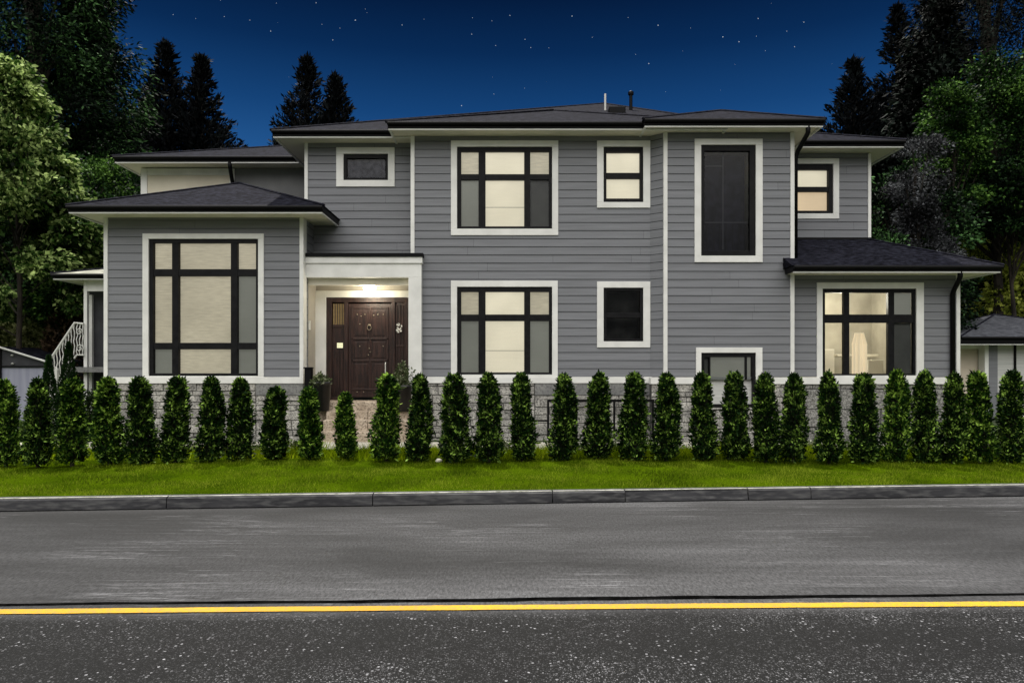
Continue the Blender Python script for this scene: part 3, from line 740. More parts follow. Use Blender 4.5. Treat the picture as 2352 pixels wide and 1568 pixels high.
# roof furniture
def roofz(x, y): # front face of the big pyramid
    return ZS+.13+(y-15.0)*(10.73-ZS-.13)/8.4
yv = 20.5
vp = MB(); xv = X(1390, yv); vp.tube([(xv, yv, roofz(xv, yv)-.05), (xv, yv, Z(216, yv))], .03, 10); vp.build('vent_pipe', M['pale_metal'], ra)
vp = MB(); xv = X(1449, yv); vp.tube([(xv, yv, roofz(xv, yv)-.3), (xv, yv, Z(214, yv))], .05, 10); vp.lathe(xv, yv, [(.0, Z(208, yv)), (.085, Z(212, yv)), (.085, Z(218, yv)), (.05, Z(219, yv))], 12); vp.build('vent_pipe', M['black'], ra)
vb = MB(); xv = X(1404, 19.6); zz = roofz(0, 19.6); vb.box(X(1398, 19.6), X(1436, 19.6), 19.5, 19.9, zz-.1, zz+.16); vb.build('roof_vent', M['black'], ra, bevel=.03)

# downspouts
def spout(pts, r=.042):
    mb = MB(); mb.tube(pts, r, 10); mb.build('downspout', M['black'], house, smooth=True)
spout([(X(1856, 14.42), 14.42, ZS+.06), (X(1856, 14.42), 14.42, ZS-.12), (X(1850, 14.5), 14.5, ZS-.2), (X(1831, 14.75), 14.72, ZS-.42), (X(1827, 14.78), 14.78, ZS-.55), (X(1826, 14.8), 14.79, 3.85)], .05)
spout([(X(2206, 14.35), 14.36, 3.72), (X(2206, 14.35), 14.36, 3.57), (X(2203, 14.45), 14.46, 3.5), (X(2190, 14.8), 14.78, 3.34), (X(2187, 14.85), 14.83, 3.26), (X(2187, 14.85), 14.83, .3)], .05)
spout([(X(529, 16.95), 16.93, ZS+.05), (X(529, 16.95), 16.93, ZS-.1), (X(534, 17.3), 17.3, ZS-.38), (X(536, 17.35), 17.34, 5.9)], .05)

# ---- entrance
YP = 14.85; YD = 15.6
px0, px1 = xg1+.003, X(968, YP); pin = X(938, YP)
pm = MB()
pm.box(px0, px1, YP, YP+.16, Z(637, YP), Z(605, YP)); pm.box(px0, px1+.02, YP-.03, YP+.16, Z(605, YP)+.002, Z(590, YP))
pm.box(pin, px1, YP, YP+.148, .92, Z(637, YP)-.001)
portico = pm.build('portico', M['trim'], house, bevel=.005)
MB().box(px0, pin, YP+.17, YP+.26, Z(655, YP+.17), Z(636, YP+.17)).build('beam', M['soffit'], portico)
MB().box(px0, px1+.04, YP-.06, YL2, Z(590, YP)+.002, Z(583, YP)+.01).build('cap', M['black'], portico)
MB().box(px0, pin, YP+.27, YD, 3.56, 3.60).build('ceiling', M['soffit'], portico)
MB().box(px0+.003, px0+.02, YP+.16, YD, .92, 3.56).build('inner_wall', M['greige'], portico)
# door wall & casing
dA = prect(749, 683, 938, 921, YD-.03); 
mb = MB(); mb.box(px0+.02, dA[0]-.003, YD, YD+.15, .92, 3.6); mb.box(dA[0]-.003, xm0+.05, YD, YD+.15, dA[3], 3.6); mb.box(dA[1], xm0+.2, YD, YD+.15, .92, dA[3])
mb.build('entry_wall', M['greige'], house)
mb = MB(); mb.box(X(724, YD), dA[0], YD-.05, YD-.004, .92, Z(668, YD)); mb.box(dA[0], xm0+.1, YD-.05, YD-.004, dA[3], Z(668, YD))
mb.build('door_casing', M['trim'], house, bevel=.005)
Yd = YD-.02
fr = MB()
def dbox(mb, a, b, c, d, yf, th): mb.pbox(a, b, c, d, yf, th, ref=Yd)
dbox(fr, 749, 683, 762, 921, Yd, .1); dbox(fr, 929, 683, 940, 921, Yd, .1); dbox(fr, 762, 683, 929, 694, Yd, .1); dbox(fr, 790, 694, 799, 921, Yd, .1); dbox(fr, 899, 694, 907, 921, Yd, .1)
dbox(fr, 762, 912, 790, 921, Yd, .1); dbox(fr, 907, 912, 929, 921, Yd, .1)
door = fr.build('front_door', M['wood'], house, bevel=.006); door['label'] = 'dark brown panelled double width front door'
lf = MB(); dbox(lf, 799, 697, 899, 912, Yd+.04, .05)
for (a, b_, c, d) in ((806, 704, 892, 708), (806, 776, 892, 780), (806, 826, 892, 830), (806, 892, 892, 896), (806, 708, 810, 892), (888, 708, 892, 892), (847, 708, 851, 776), (847, 780, 851, 826), (847, 830, 851, 892)):
    dbox(lf, a, b_, c, d, Yd+.022, .018)
for (a, b_, c, d) in ((814, 714, 843, 770), (855, 714, 884, 770), (814, 785, 843, 821), (855, 785, 884, 821), (814, 835, 843, 887), (855, 835, 884, 887)):
    dbox(lf, a, b_, c, d, Yd+.028, .012)
leaf = lf.build('door_leaf', M['wood'], door, bevel=.007)
sl = MB(); dbox(sl, 762, 752, 790, 912, Yd+.04, .05)
for k in range(3): dbox(sl, 767+k*8, 806, 771+k*8, 905, Yd+.025, .015)
sl.build('side_panel', M['wood'], door, bevel=.004)
sl = MB(); dbox(sl, 907, 694, 929, 912, Yd+.04, .05)
for k in range(3): dbox(sl, 910+k*7, 700, 912.5+k*7, 905, Yd+.025, .015)
dbox(sl, 908, 792, 929, 796, Yd+.02, .02)
sl.build('side_panel', M['wood'], door, bevel=.004)
m_amber = emissive('warm_glow_sidelight', (.45, .30, .12), .28, (.12, .09, .04), .2, wav=.3)  # warm light in the glass is put in as amber emission
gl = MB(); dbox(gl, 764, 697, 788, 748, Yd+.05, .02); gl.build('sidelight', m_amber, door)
gb = MB()
for k in range(4): dbox(gb, 768+k*5.4, 697, 769.6+k*5.4, 748, Yd+.03, .018)
dbox(gb, 763, 745, 790, 751, Yd+.025, .03); gb.build('sidelight_grille', M['wood'], door)
hw = MB(); hw.tube([(X(886, Yd), Yd-.02, Z(832, Yd)), (X(886, Yd), Yd-.04, Z(836, Yd)), (X(886, Yd), Yd-.04, Z(855, Yd)), (X(886, Yd), Yd-.02, Z(859, Yd))], .012, 8)
hw.tube([(X(886, Yd), Yd-.03, Z(838, Yd)), (X(886, Yd), Yd+.04, Z(838, Yd))], .008, 6); hw.tube([(X(886, Yd), Yd-.03, Z(853, Yd)), (X(886, Yd), Yd+.04, Z(853, Yd))], .008, 6)
hw.build('handle', M['pale_metal'], door)
kn = MB()
ang = [2*math.pi*i/16 for i in range(17)]
kc = (X(848, Yd), Yd+.005, Z(752, Yd)); kn.tube([(kc[0]+.045*math.cos(a), kc[1], kc[2]+.055*math.sin(a)) for a in ang], .008, 6, cap=False)
kn.box(kc[0]-.03, kc[0]+.03, kc[1], kc[1]+.03, kc[2]+.04, kc[2]+.08)
kn.build('knocker', M['brass'], door)
st = MB()
for (a, b_) in ((820, 722), (829, 726), (838, 722), (858, 724), (868, 722), (880, 722), (826, 744), (880, 795), (826, 795), (848, 800), (850, 808), (846, 815), (820, 900), (835, 900), (868, 900)):
    x_, z_ = X(a, Yd), Z(b_, Yd)
    MB().box(x_-.012, x_+.012, Yd+.006, Yd+.028, z_-.012, z_+.012).build('stud', M['brass'], door, bevel=.005)
wr = MB(); rr = random.Random(3)
wc = (X(917, Yd), Yd, Z(752, Yd))
for k in range(40):
    a = rr.uniform(0, 6.28); r_ = rr.uniform(.03, .09); p = (wc[0]+r_*math.cos(a)*.7, wc[1]-.01-rr.uniform(0, .03), wc[2]+r_*1.3*math.sin(a)); s_ = rr.uniform(.008, .02)
    wr.quad((p[0]-s_, p[1], p[2]-s_), (p[0]+s_, p[1]-.01, p[2]-s_*.5), (p[0]+s_*.6, p[1], p[2]+s_), (p[0]-s_, p[1]-.008, p[2]+s_*.7))
wr.build('ornament', M['pale_metal'], door)
m_note = emissive('lit_paper_notice', (.75, .74, .42), .5, (.7, .7, .5))  # light falling on the paper is put in as emission
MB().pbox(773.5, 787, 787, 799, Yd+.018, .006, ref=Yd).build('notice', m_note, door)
m_keypad = base('white_plastic', (.7, .7, .66), .4)[0]
mb = MB(); mb.box(px0+.02, px0+.045, 15.0, 15.10, Z(757, 15), Z(742, 15)); mb.box(px0+.02, px0+.05, 15.02, 15.08, Z(742, 15), Z(736, 15)); mb.build('door_bell', m_keypad, house, bevel=.004)
# porch lamp
lx, ly, lz = X(849, 15.25), 15.25, 3.42
lampb = MB(); lampb.lathe(lx, ly, [(0, 3.558), (.10, 3.558), (.10, 3.53), (.05, 3.52), (.05, 3.50)], 24)
lamp = lampb.build('porch_lamp', M['pale_metal'], house, smooth=True)
m_globe = emissive('glowing_lamp_globe', (1, .93, .75), 9, (.8, .8, .7), sampling=True)
MB().lathe(lx, ly, [(.05, 3.52), (.10, 3.50), (.135, 3.46), (.14, 3.42), (.12, 3.375), (.07, 3.345), (.0, 3.335)], 24).build('lamp_globe', m_globe, lamp, smooth=True)
MB().lathe(lx, ly, [(.0, 3.31), (.06, 3.315), (.06, 3.33), (0, 3.335)], 16).build('lamp_finial', M['brass'], lamp)
pl = bpy.data.lights.new('porch_lamp_light', 'POINT'); pl.energy = 30; pl.color = (1, .90, .70); pl.shadow_soft_size = .12
plo = bpy.data.objects.new('porch_lamp_light', pl); C.objects.link(plo); plo.location = (lx, ly-.05, 3.22)

# steps
steps = MB(); sx0, sx1 = X(735, 14), X(962, 14.3)
for (yf, z0, z1) in ((13.93, .0, .341), (14.2, .3, .562), (14.45, .5, .730)):
    x = sx0
    rr = random.Random(int(yf*10))
    while x < sx1-.02:
        wd = min(rr.uniform(.7, 1.1), sx1-x); 
        if sx1-(x+wd) < .3: wd = sx1-x
        steps.box(x+.003, x+wd-.003, yf+rr.uniform(0, .01), 15.0, z0, z1-rr.uniform(0, .004)); x += wd
so_ = steps.build('entry_steps', M['step'], house, bevel=.018)
mb = MB(); mb.box(px0, px1, 14.68, YD, .5, .918); mb.build('porch_slab', M['step'], house, bevel=.015)

# kitchen seen through the right window
rm = MB(); ry = YE+2.6; a0, a1 = f9[0]-.4, f9[1]+.4
rm.quad((a0, ry, 1.2), (a1, ry, 1.2), (a1, ry, 3.6), (a0, ry, 3.6)); rm.quad((a0, YE+.16, 1.2), (a0, ry, 1.2), (a0, ry, 3.6), (a0, YE+.16, 3.6)); rm.quad((a1, YE+.16, 1.2), (a1, ry, 1.2), (a1, ry, 3.6), (a1, YE+.16, 3.6))
rm.quad((a0, YE+.16, 3.6), (a1, YE+.16, 3.6), (a1, ry, 3.6), (a0, ry, 3.6)); rm.quad((a0, YE+.16, .9), (a1, YE+.16, .9), (a1, ry, .9), (a0, ry, .9))
rm.build('kitchen_room', noisy('warm_plaster', (.32, .30, .25), (.46, .43, .36), 1.6, .9, .1), house)
kb = MB(); Yk = YE+1.5
kb.pbox(1880, 800, 1945, 880, Yk, .6, ref=YE+.9); kb.pbox(2015, 826, 2050, 880, Yk-.3, .6, ref=YE+.8); kb.pbox(1952, 812, 2050, 818, Yk, .5, ref=YE+.9)
kb.build('kitchen_cabinet', base('white_cabinet', (.72, .68, .58), .4)[0], house, bevel=.01)
cm = MB(); cY = YE+.28; nseg = 26
for k in range(nseg):
    def cp(i, z, sp_): 
        u = i/nseg; xx = X(1957+(1992-1957)*u*sp_+(1-sp_)*16, cY); return (xx, cY+.035*math.sin(u*26)+.02*math.sin(u*11), z)
    zt, zb_ = Z(764, cY), Z(866, cY); zm = Z(790, cY)
    cm.quad(cp(k, zm, 1), cp(k+1, zm, 1), cp(k+1, zt, .55), cp(k, zt, .55)); cm.quad(cp(k, zb_, 1), cp(k+1, zb_, 1), cp(k+1, zm, 1), cp(k, zm, 1))
cm.build('curtain', emissive('backlit_curtain', (.80, .70, .50), .55, (.6, .5, .36)), house, smooth=True)
kl = bpy.data.lights.new('kitchen_light', 'POINT'); kl.energy = 150; kl.color = (1, .93, .76); kl.shadow_soft_size = .25
klo = bpy.data.objects.new('kitchen_light', kl); C.objects.link(klo); klo.location = (X(1990, YE), YE+1.2, 3.3)

# ---- side porch behind the left bay
YS = 16.6
hip('porch_roof', X(120, YS), xg0+.2, YS, 19.2, 3.83, (-9.2, 17.8, Z(606, 17.8)), fh=.11).data.materials[0] = noisy('painted_sunlit_roof', (.24, .24, .20), (.38, .38, .33), 4, .9, .3, spec=.05)  # pale colour painted in for sunlight falling on this roof
mb = MB(); mb.box(X(192, YS+.25), X(197, YS+.25)+.03, YS+.25, YS+.34, .3, 3.83); mb.box(X(203, 17.25), X(213, 17.25), 17.22, 17.3, .3, 3.5)
mb.box(X(197, YS+.3)+.04, X(245, YS+.3), YS+.26, YS+.33, 3.55, 3.826)
mb.build('porch_post', M['trim'], house, bevel=.004)
mb = MB(); mb.box(X(197, 17.3), xg0+.1, 17.3, 17.4, .1, 3.83); mb.build('side_wall', M['shed_dark'], house)
MB().box(X(192, 16.9)-.2, xg0, 16.7, 17.3, 1.55, 1.68).build('porch_floor', M['concrete'], house)

rail = empty('stair_railing', 'pale scrolled iron stair railing sloping down from the side porch', 'railing', (X(150, 16.8), 16.8, .1))
Yr = 16.8
top = [(X(192, Yr), Yr, Z(744, Yr)), (X(172, Yr), Yr, Z(741, Yr)), (X(113, Yr), Yr, Z(829, Yr))]
tb = MB(); tb.tube(top, .03, 8)
tb.tube([(X(192, Yr), Yr, Z(815, Yr)), (X(176, Yr), Yr, Z(815, Yr)), (X(120, Yr), Yr, Z(905, Yr))], .02, 8); tb.build('handrail', M['pale_metal'], rail)
for k in range(12):
    u = k/11; xx = 190+(118-190)*u
    yt = 744 if xx > 172 else 741+(172-xx)*(88/59); yb_ = 815 if xx > 176 else 815+(176-xx)*(90/56)
    b_ = MB(); pts = [(X(xx, Yr)+.012*math.sin(q*2.2+k), Yr+.012*math.cos(q*2.2), Z(yt+(yb_-yt)*q/8, Yr)) for q in range(9)]
    b_.tube(pts, .013, 6); b_.build('baluster', M['pale_metal'], rail)
for (xx, ya, rr_) in ((183, 762, .09), (184, 800, .10), (126, 850, .09)):
    sc = MB(); sc.tube([(X(xx, Yr)+rr_*(1-q/18)*math.cos(q*.6), Yr-.02, Z(ya, Yr)+rr_*(1-q/18)*math.sin(q*.6)) for q in range(16)], .012, 6); sc.build('scroll', M['pale_metal'], rail)
pb = MB(); pb.box(X(116, Yr)-.03, X(116, Yr)+.05, Yr-.04, Yr+.04, .1, Z(832, Yr)); pb.box(X(127, Yr), X(127, Yr)+.07, Yr-.04, Yr+.04, .1, Z(845, Yr)); pb.build('newel_post', M['pale_metal'], rail)

# ---- black guard frame before the main foundation
gr = empty('guard_frame', 'black metal guard frame standing against the stone base of the middle wall', 'railing', (X(1380, 14.7), 14.7, .13))
Yg = 14.7
mb = MB(); mb.pbox(1257, 917, 1503, 923, Yg, .04); mb.build('top_rail', M['black'], gr)
mb = MB(); mb.pbox(1229, 964, 1257, 968, Yg, .04); mb.build('side_rail', M['black'], gr)
for a in (1259, 1324, 1411, 1500):
    mb = MB(); mb.box(X(a, Yg)-.022, X(a, Yg)+.022, Yg+.001, Yg+.039, .13, Z(920, Yg)); mb.build('post', M['black'], gr)

# ------------------------------------------------------------------ foliage helpers
def leaves(P, D, size, aspect=.45, jitter=.5):
    """diamond leaves at points P pointing roughly along D"""
    n = len(P); D = D+RS.normal(0, jitter, (n, 3)); D /= np.linalg.norm(D, axis=1)[:, None]+1e-9
    r = RS.normal(0, 1, (n, 3)); U = np.cross(D, r); U /= np.linalg.norm(U, axis=1)[:, None]+1e-9
    s = (size*RS.uniform(.6, 1.35, n))[:, None]
    V = np.empty((n, 4, 3)); V[:, 0] = P; V[:, 1] = P+D*s*.5+U*s*aspect*.5; V[:, 2] = P+D*s; V[:, 3] = P+D*s*.5-U*s*aspect*.5
    return V.reshape(-1, 3)

# ---- row of clipped cedars
m_cedar = foliage('cedar_foliage', (.0015, .004, .001), (.008, .030, .003), (.34, .54, .09), .12, .6, 7, mid=.70, hi=1.0)
m_cedar2 = foliage('cedar_foliage_brighter', (.002, .006, .001), (.015, .052, .004), (.40, .62, .09), .15, .6, 7, mid=.66, hi=.98)
m_core = noisy('cedar_inner_twigs', (.004, .006, .002), (.012, .012, .006), 20, 1)
PROF = [(.46, .85, .86), (.36, .8, .84), (.56, .95, .90), (.50, 1.2, .88), (.40, .6, .82), (.44, 1.0, .85), (.60, .8, .90), (.38, 1.1, .80)]
def cedar_profile(t, kind):     # t 0 base .. 1 top -> radius factor
    tw, pw, tp = PROF[kind]
    body = tw+(1-tw)*(1-t)**pw
    low = min(1, .66+t*2.2)
    topr = math.sqrt(max(0.02, 1-((t-tp)/(1-tp))**2)) if t > tp else 1
    return body*low*topr
def make_cedar_mesh(kind, seed, n=5600):
    rs = np.random.RandomState(seed)
    t = rs.uniform(0, 1, n)**.92; a = rs.uniform(0, 2*np.pi, n)
    rad = np.array([cedar_profile(q, kind) for q in t])
    lump = 1+.13*np.sin(a*2+t*(9+seed)+seed)+.14*np.sin(a*5-t*27+seed*2)+.11*np.sin(a*8+t*47+seed)
    out = np.where(rs.uniform(0, 1, n) < .07, rs.uniform(1.03, 1.2, n), 1.0)
    rr = rad*lump*(rs.uniform(.40, 1.0, n)**.5)*.5*out
    lx, ly = rs.uniform(-.10, .10, 2); bx = .05*np.sin(t*5+seed)
    P = np.c_[rr*np.cos(a)+lx*(t-.3)+bx, rr*np.sin(a)+ly*(t-.3), t*.97]
    P[:, 2] += np.where(t > .9, rs.uniform(-.02, .03, n), 0)
    D = np.c_[np.cos(a)*.8, np.sin(a)*.8, np.full(n, .85)]
    return P, D
class CM: pass
cedar_kinds = []
for kind, seed in enumerate((1, 2, 3, 4, 5, 6, 7, 8)):
    cedar_kinds.append(make_cedar_mesh(kind, seed)+(kind,))
def cedar_meshes(i, wid, h, mat):
    P, D, kind = cedar_kinds[i]
    P2 = P*np.array([wid, wid, h-.04])+np.array([0, 0, .04])
    V = leaves(P2, D, .066, .42, .9)
    me = npmesh('crown', V, 4, mat); m = me.data; bpy.data.objects.remove(me)
    cb = MB(); prof = [(0, .1)]+[(cedar_profile(q/12, kind)*.5*wid*.55, .12+(h-.16)*q/12) for q in range(12)]+[(0, h-.06)]
    cb.lathe(0, 0, prof, 12)
    co_ = cb.build('inner_twigs', m_core); cmesh = co_.data; bpy.data.objects.remove(co_)
    tb = MB(); tb.tube([(0, 0, -.03), (.01, 0, .15), (0, .01, h*.6)], [.035, .028, .01], 8)
    to = tb.build('trunk', M['bark']); tm = to.data; bpy.data.objects.remove(to)
    return m, cmesh, tm
protos = {}
def cedar_proto(i, bright, thin):
    k = (i, bright, thin)
    if k not in protos: protos[k] = cedar_meshes(i, .46 if not thin else .40, 1.45 if not thin else 1.22, m_cedar2 if bright else m_cedar)
    return protos[k]
cedars = [ # x, top, base, width, kind, bright, thin
 (14, 873, 1071, 62, 0, 1, 0), (87, 870, 1071, 63, 1, 0, 0), (166, 870, 1068, 70, 3, 1, 0), (252, 868, 1067, 76, 1, 1, 0), (325, 867, 1067, 70, 0, 0, 0),
 (403, 866, 1064, 70, 3, 0, 0), (484, 866, 1062, 66, 4, 0, 0), (552, 869, 1058, 66, 0, 0, 0), (632, 891, 1057, 60, 2, 0, 1), (712, 891, 1057, 58, 3, 1, 1),
 (794, 903, 1054, 52, 0, 1, 1), (887, 861, 1057, 74, 3, 1, 0), (962, 861, 1060, 66, 1, 0, 0), (1047, 860, 1063, 74, 2, 0, 0), (1124, 858, 1062, 68, 0, 0, 0),
 (1200, 857.5, 1059, 64, 3, 0, 0), (1293, 860, 1059, 68, 4, 0, 0), (1374, 857, 1057, 72, 1, 0, 0), (1455, 857, 1057, 72, 0, 0, 0), (1530, 858, 1057, 68, 4, 0, 0),
 (1616, 857, 1057, 66, 1, 0, 0), (1690, 856, 1057, 64, 2, 0, 0), (1759, 858, 1060, 66, 0, 0, 0), (1822, 859, 1060, 62, 4, 0, 0), (1904, 856, 1064, 62, 1, 0, 0),
 (1985, 859, 1065, 70, 3, 0, 0), (2057, 849, 1065, 64, 4, 1, 0), (2123, 853, 1065, 62, 0, 0, 0), (2188, 858, 1065, 60, 1, 0, 0), (2250, 854, 1065, 68, 3, 1, 0), (2321, 853, 1065, 66, 0, 0, 0)]
spots = ['at the left end of the row, cut by the frame', 'second in the row, below the dark shed', 'third in the row, below the foot of the stair railing', 'broad and bright edged, below the left corner of the bay', 'fifth in the row, below the left edge of the tall window',
 'sixth in the row, below the tall window', 'seventh in the row, below the tall window', 'eighth in the row, below the right edge of the tall window', 'ninth in the row, short and narrow topped', 'tenth in the row, short, left of the entry steps',
 'shortest of the row, standing before the entry steps', 'plump and bright, right of the entry steps', 'thirteenth in the row, below the portico pier', 'narrow topped, below the left edge of the lower six pane window', 'fifteenth in the row, below the middle of the lower six pane window',
 'sixteenth in the row, below the right of the lower six pane window', 'before the left end of the black guard frame', 'before the middle of the black guard frame', 'before the right end of the black guard frame', 'at the cream corner board left of the stair bay',
 'below the left edge of the low door', 'narrow topped, before the low door', 'below the right edge of the low door', 'at the corner where stair bay meets right wing', 'below the left edge of the kitchen window',
 'below the middle of the kitchen window', 'the tallest of the row, below the right pane of the kitchen window', 'right of the kitchen window, below its trim', 'below the downspout at the right corner', 'second from the right end, below the beige garage door',
 'at the right end of the row, before the neighbouring house']
GRP = 'clipped cedars in a row along the lawn'
rr = random.Random(5)
for (x, yt, yb_, wd, k, br, th), spx in zip(cedars, spots):
    Y = F*(EYE-.115)/(yb_-HY); zt = Z(yt, Y); h = zt-.11; wm = wd/F*Y
    e = empty('cedar_shrub', 'clipped columnar cedar '+spx, 'shrub', (X(x, Y), Y, .11), GRP)
    bw, bh = (.46, 1.45) if not th else (.40, 1.22)
    e.scale = (wm/bw*.93, wm/bw*.93, h/bh); e.rotation_euler.z = rr.uniform(0, 6.28)
    m, c_, t_ = cedar_proto(k, br, th)
    for nm, me in (('crown', m), ('inner_twigs', c_), ('trunk', t_)):
        o = bpy.data.objects.new(nm, me); C.objects.link(o); o.parent = e

# ---- small planting by the house
def bush_mesh(cx, cy, z0, rx, ry, rz, n, size, mat, nm='crown', parent=None, lumps=9, aspect=.6, shell=.5, seed=0):
    rs = np.random.RandomState(seed+5)
    c = rs.normal(0, 1, (lumps, 3)); c /= np.linalg.norm(c, axis=1)[:, None]; c[:, 2] = np.abs(c[:, 2])*.9
    c *= rs.uniform(.35, .78, (lumps, 1))
    k = rs.randint(0, lumps, n); d = rs.normal(0, 1, (n, 3)); d /= np.linalg.norm(d, axis=1)[:, None]
    r = rs.uniform(shell, 1, n)[:, None]*rs.uniform(.30, .48, lumps)[k][:, None]
    Pn = c[k]+d*r
    P = Pn*np.array([rx, ry, rz])+np.array([cx, cy, z0])
    P[:, 2] = np.maximum(P[:, 2], z0+.02)
    return npmesh(nm, leaves(P, d+np.array([0, 0, .2]), size, aspect, .6), 4, mat, None)
def place(o, parent):
    o.parent = parent; o.matrix_parent_inverse = Matrix.Translation(-Vector(parent.location)); return o
m_pot_plant = foliage('pot_plant_leaves', (.02, .03, .012), (.08, .11, .04), (.34, .36, .24), .2, .6, 9)
def planter(x, y, z, lab, hh=.62, r=.2, ph=.28):
    e = empty('planter', lab, 'planter', (x, y, z))
    mb = MB(); mb.lathe(x, y, [(0, z+.0), (r*.72, z), (r*.98, z+hh-.05), (r*1.06, z+hh-.05), (r*1.06, z+hh), (r*.9, z+hh), (r*.88, z+hh-.06), (0, z+hh-.06)], 28); mb.build('pot', M['pot'], e, smooth=True)
    place(bush_mesh(x, y, z+hh-.06, r*1.35, r*1.35, ph, 900, .055, m_pot_plant, 'plant', seed=int(abs(x)*10)), e)
    return e
planter(X(739, 14.5), 14.55, .735, 'tall black pot with small pale flowers left of the front door', r=.19)
planter(X(927, 14.5), 14.5, .735, 'tall black pot with leafy white flowering plant right of the front door', hh=.55, r=.19, ph=.55)
e = empty('storage_box', 'narrow black box against the corner left of the entrance', 'box', (X(706, 14.55), 14.6, .5))
mb = MB(); mb.box(X(700, 14.55), X(716, 14.55), 14.52, 14.66, .5, Z(846, 14.55)); mb.build('body', M['black'], e, bevel=.01)
mb = MB(); mb.box(X(698, 14.55), X(717, 14.55), 14.50, 14.665, Z(846, 14.55), Z(843, 14.55)); mb.build('lid', M['black'], e, bevel=.006)

m_fl = foliage('white_blossom', (.10, .12, .05), (.35, .36, .25), (.75, .75, .62), .2, .6, 14)
m_flg = foliage('low_plant_green', (.02, .05, .006), (.06, .12, .014), (.14, .22, .03), .3, .6, 7)
fl = [(1161, 'left of the cedar below the lower window corner'), (1328, 'behind the guard frame cedars, leftmost'), (1411, 'in the gap right of the middle guard frame cedar'), (1492, 'in the gap left of the stair bay corner'), (1652, 'in the gap before the low door'), (1865, 'in the gap left of the kitchen window'), (1945, 'in the gap below the kitchen window'), (600, 'left of the short narrow cedar'), (675, 'between the two short cedars')]
for i, (xx, lb) in enumerate(fl):
    Yf = 12.5; e = empty('flowering_plant', 'low plant with cream blossom '+lb, 'plant', (X(xx, Yf), Yf, .11), 'flowering plants behind the cedars')
    place(bush_mesh(X(xx, Yf), Yf, .11, .20, .16, .20, 420, .05, m_flg, 'leaves', seed=i), e)
    place(bush_mesh(X(xx, Yf), Yf-.03, .15, .16, .14, .20, 150, .035, m_fl, 'blossom', seed=i+40, aspect=.9), e)
# small rock
mb = MB(); rk = (X(1008, 11.0), 11.0, .12)
rs = random.Random(4)
mb.lathe(rk[0], rk[1], [(0, rk[2]), (.055, rk[2]), (.06, rk[2]+.03), (.035, rk[2]+.055), (0, rk[2]+.06)], 9)
o = mb.build('rock', M['paving'], None, smooth=True); tag(o, 'small pale stone lying on the grass right of the portico cedar', 'rock')
# dark shrubs left of the bay
m_darkshrub = foliage('dark_shrub', (.006, .012, .004), (.016, .03, .009), (.045, .07, .02), .1, .6, 4)
m_yew = foliage('dark_yew', (.006, .018, .004), (.013, .036, .008), (.03, .07, .014), .1, .6, 4)
def cone_shrub(x, y, zt, wd, mat, lab, cat='shrub', n=5000, z0=.1, sz=.06):
    e = empty('conical_shrub', lab, cat, (x, y, z0)); t = RS.uniform(0, 1, n); a = RS.uniform(0, 6.283, n)
    r = wd/2*(1-t**1.4)*RS.uniform(.5, 1, n)**.5*(1+.12*np.sin(a*4+t*12)); P = np.c_[x+r*np.cos(a), y+r*np.sin(a), z0+t*(zt-z0)]
    npm = npmesh('crown', leaves(P, np.c_[np.cos(a), np.sin(a), np.full(n, 1.)], sz, .45, .5), 4, mat); place(npm, e)
    MB().tube([(x, y, z0-.05), (x, y, z0+(zt-z0)*.7)], [.04, .01], 8).build('trunk', M['bark'], e); return e
cone_shrub(X(158, 15.8), 15.8, Z(788, 15.8), .62, m_yew, 'dark green cone shrub in front of the stair railing')
cone_shrub(X(112, 15.4), 15.4, Z(818, 15.4), .5, m_yew, 'dark green cone shrub left of the stair railing foot')
def shrub(x, y, rx, ry, rz, n, size, mat, nm, lab, z0=.1, cat='shrub', lumps=10, seed=0, aspect=.6, shell=.5):
    e = empty(nm, lab, cat, (x, y, z0)); place(bush_mesh(x, y, z0, rx, ry, rz, n, size, mat, 'crown', lumps=lumps, seed=seed, aspect=aspect, shell=shell), e)
    mb = MB()
    for k in range(3): a = k*2.1+seed; mb.tube([(x, y, z0-.05), (x+rx*.3*math.cos(a), y+ry*.3*math.sin(a), z0+rz*.6)], [.05*rz/2+.01, .01], 6)
    mb.build('stem', M['bark'], e); return e
shrub(X(215, 15.2), 15.2, .42, .35, 1.35, 3500, .07, m_darkshrub, 'leafy_shrub', 'dark loose shrub in the corner left of the bay', seed=2)
shrub(X(52, 14.2), 14.4, .5, .4, .75, 1600, .07, foliage('pale_shrub', (.03, .06, .015), (.09, .15, .03), (.20, .26, .09), .3), 'leafy_shrub', 'pale green shrub between the first cedars before the shed', seed=3)

# ------------------------------------------------------------------ neighbours
Yn = 21.5
nb = empty('neighbour_house', 'low neighbouring house with grey hip roof and beige garage door', 'house', (X(2330, Yn), Yn, .06))
nz = Z(791, Yn)
hip('roof', X(2206, Yn-.5), X(2206, Yn-.5)+6.2, Yn-.5, Yn+5, nz, (X(2206, Yn-.5)+3.1, Yn+2.4, Z(722, Yn+2.4)), fh=.22, parent=nb).data.materials[0] = M['shingle2']
MB().box(X(2209, Yn), X(2264, Yn), Yn+.35, Yn+.4, .1, nz-.12).build('garage_door', M['beige_door'], nb)
mb = MB(); mb.box(X(2262, Yn), X(2271, Yn), Yn, Yn+.3, .1, nz); mb.box(X(2203, Yn), X(2262, Yn), Yn+.2, Yn+.34, nz-.13, nz); mb.box(X(2206, Yn), X(2211, Yn), Yn+.3, Yn+.34, .1, nz-.13); mb.build('garage_surround', M['trim'], nb)
MB().box(X(2271, Yn)+.002, X(2291, Yn), Yn-.01, Yn+.3, .1, nz).build('pier', M['siding'], nb)
MB().box(X(2291, Yn)+.002, X(2420, Yn), Yn, Yn+.3, .1, nz).build('wall', M['pale_siding'], nb)
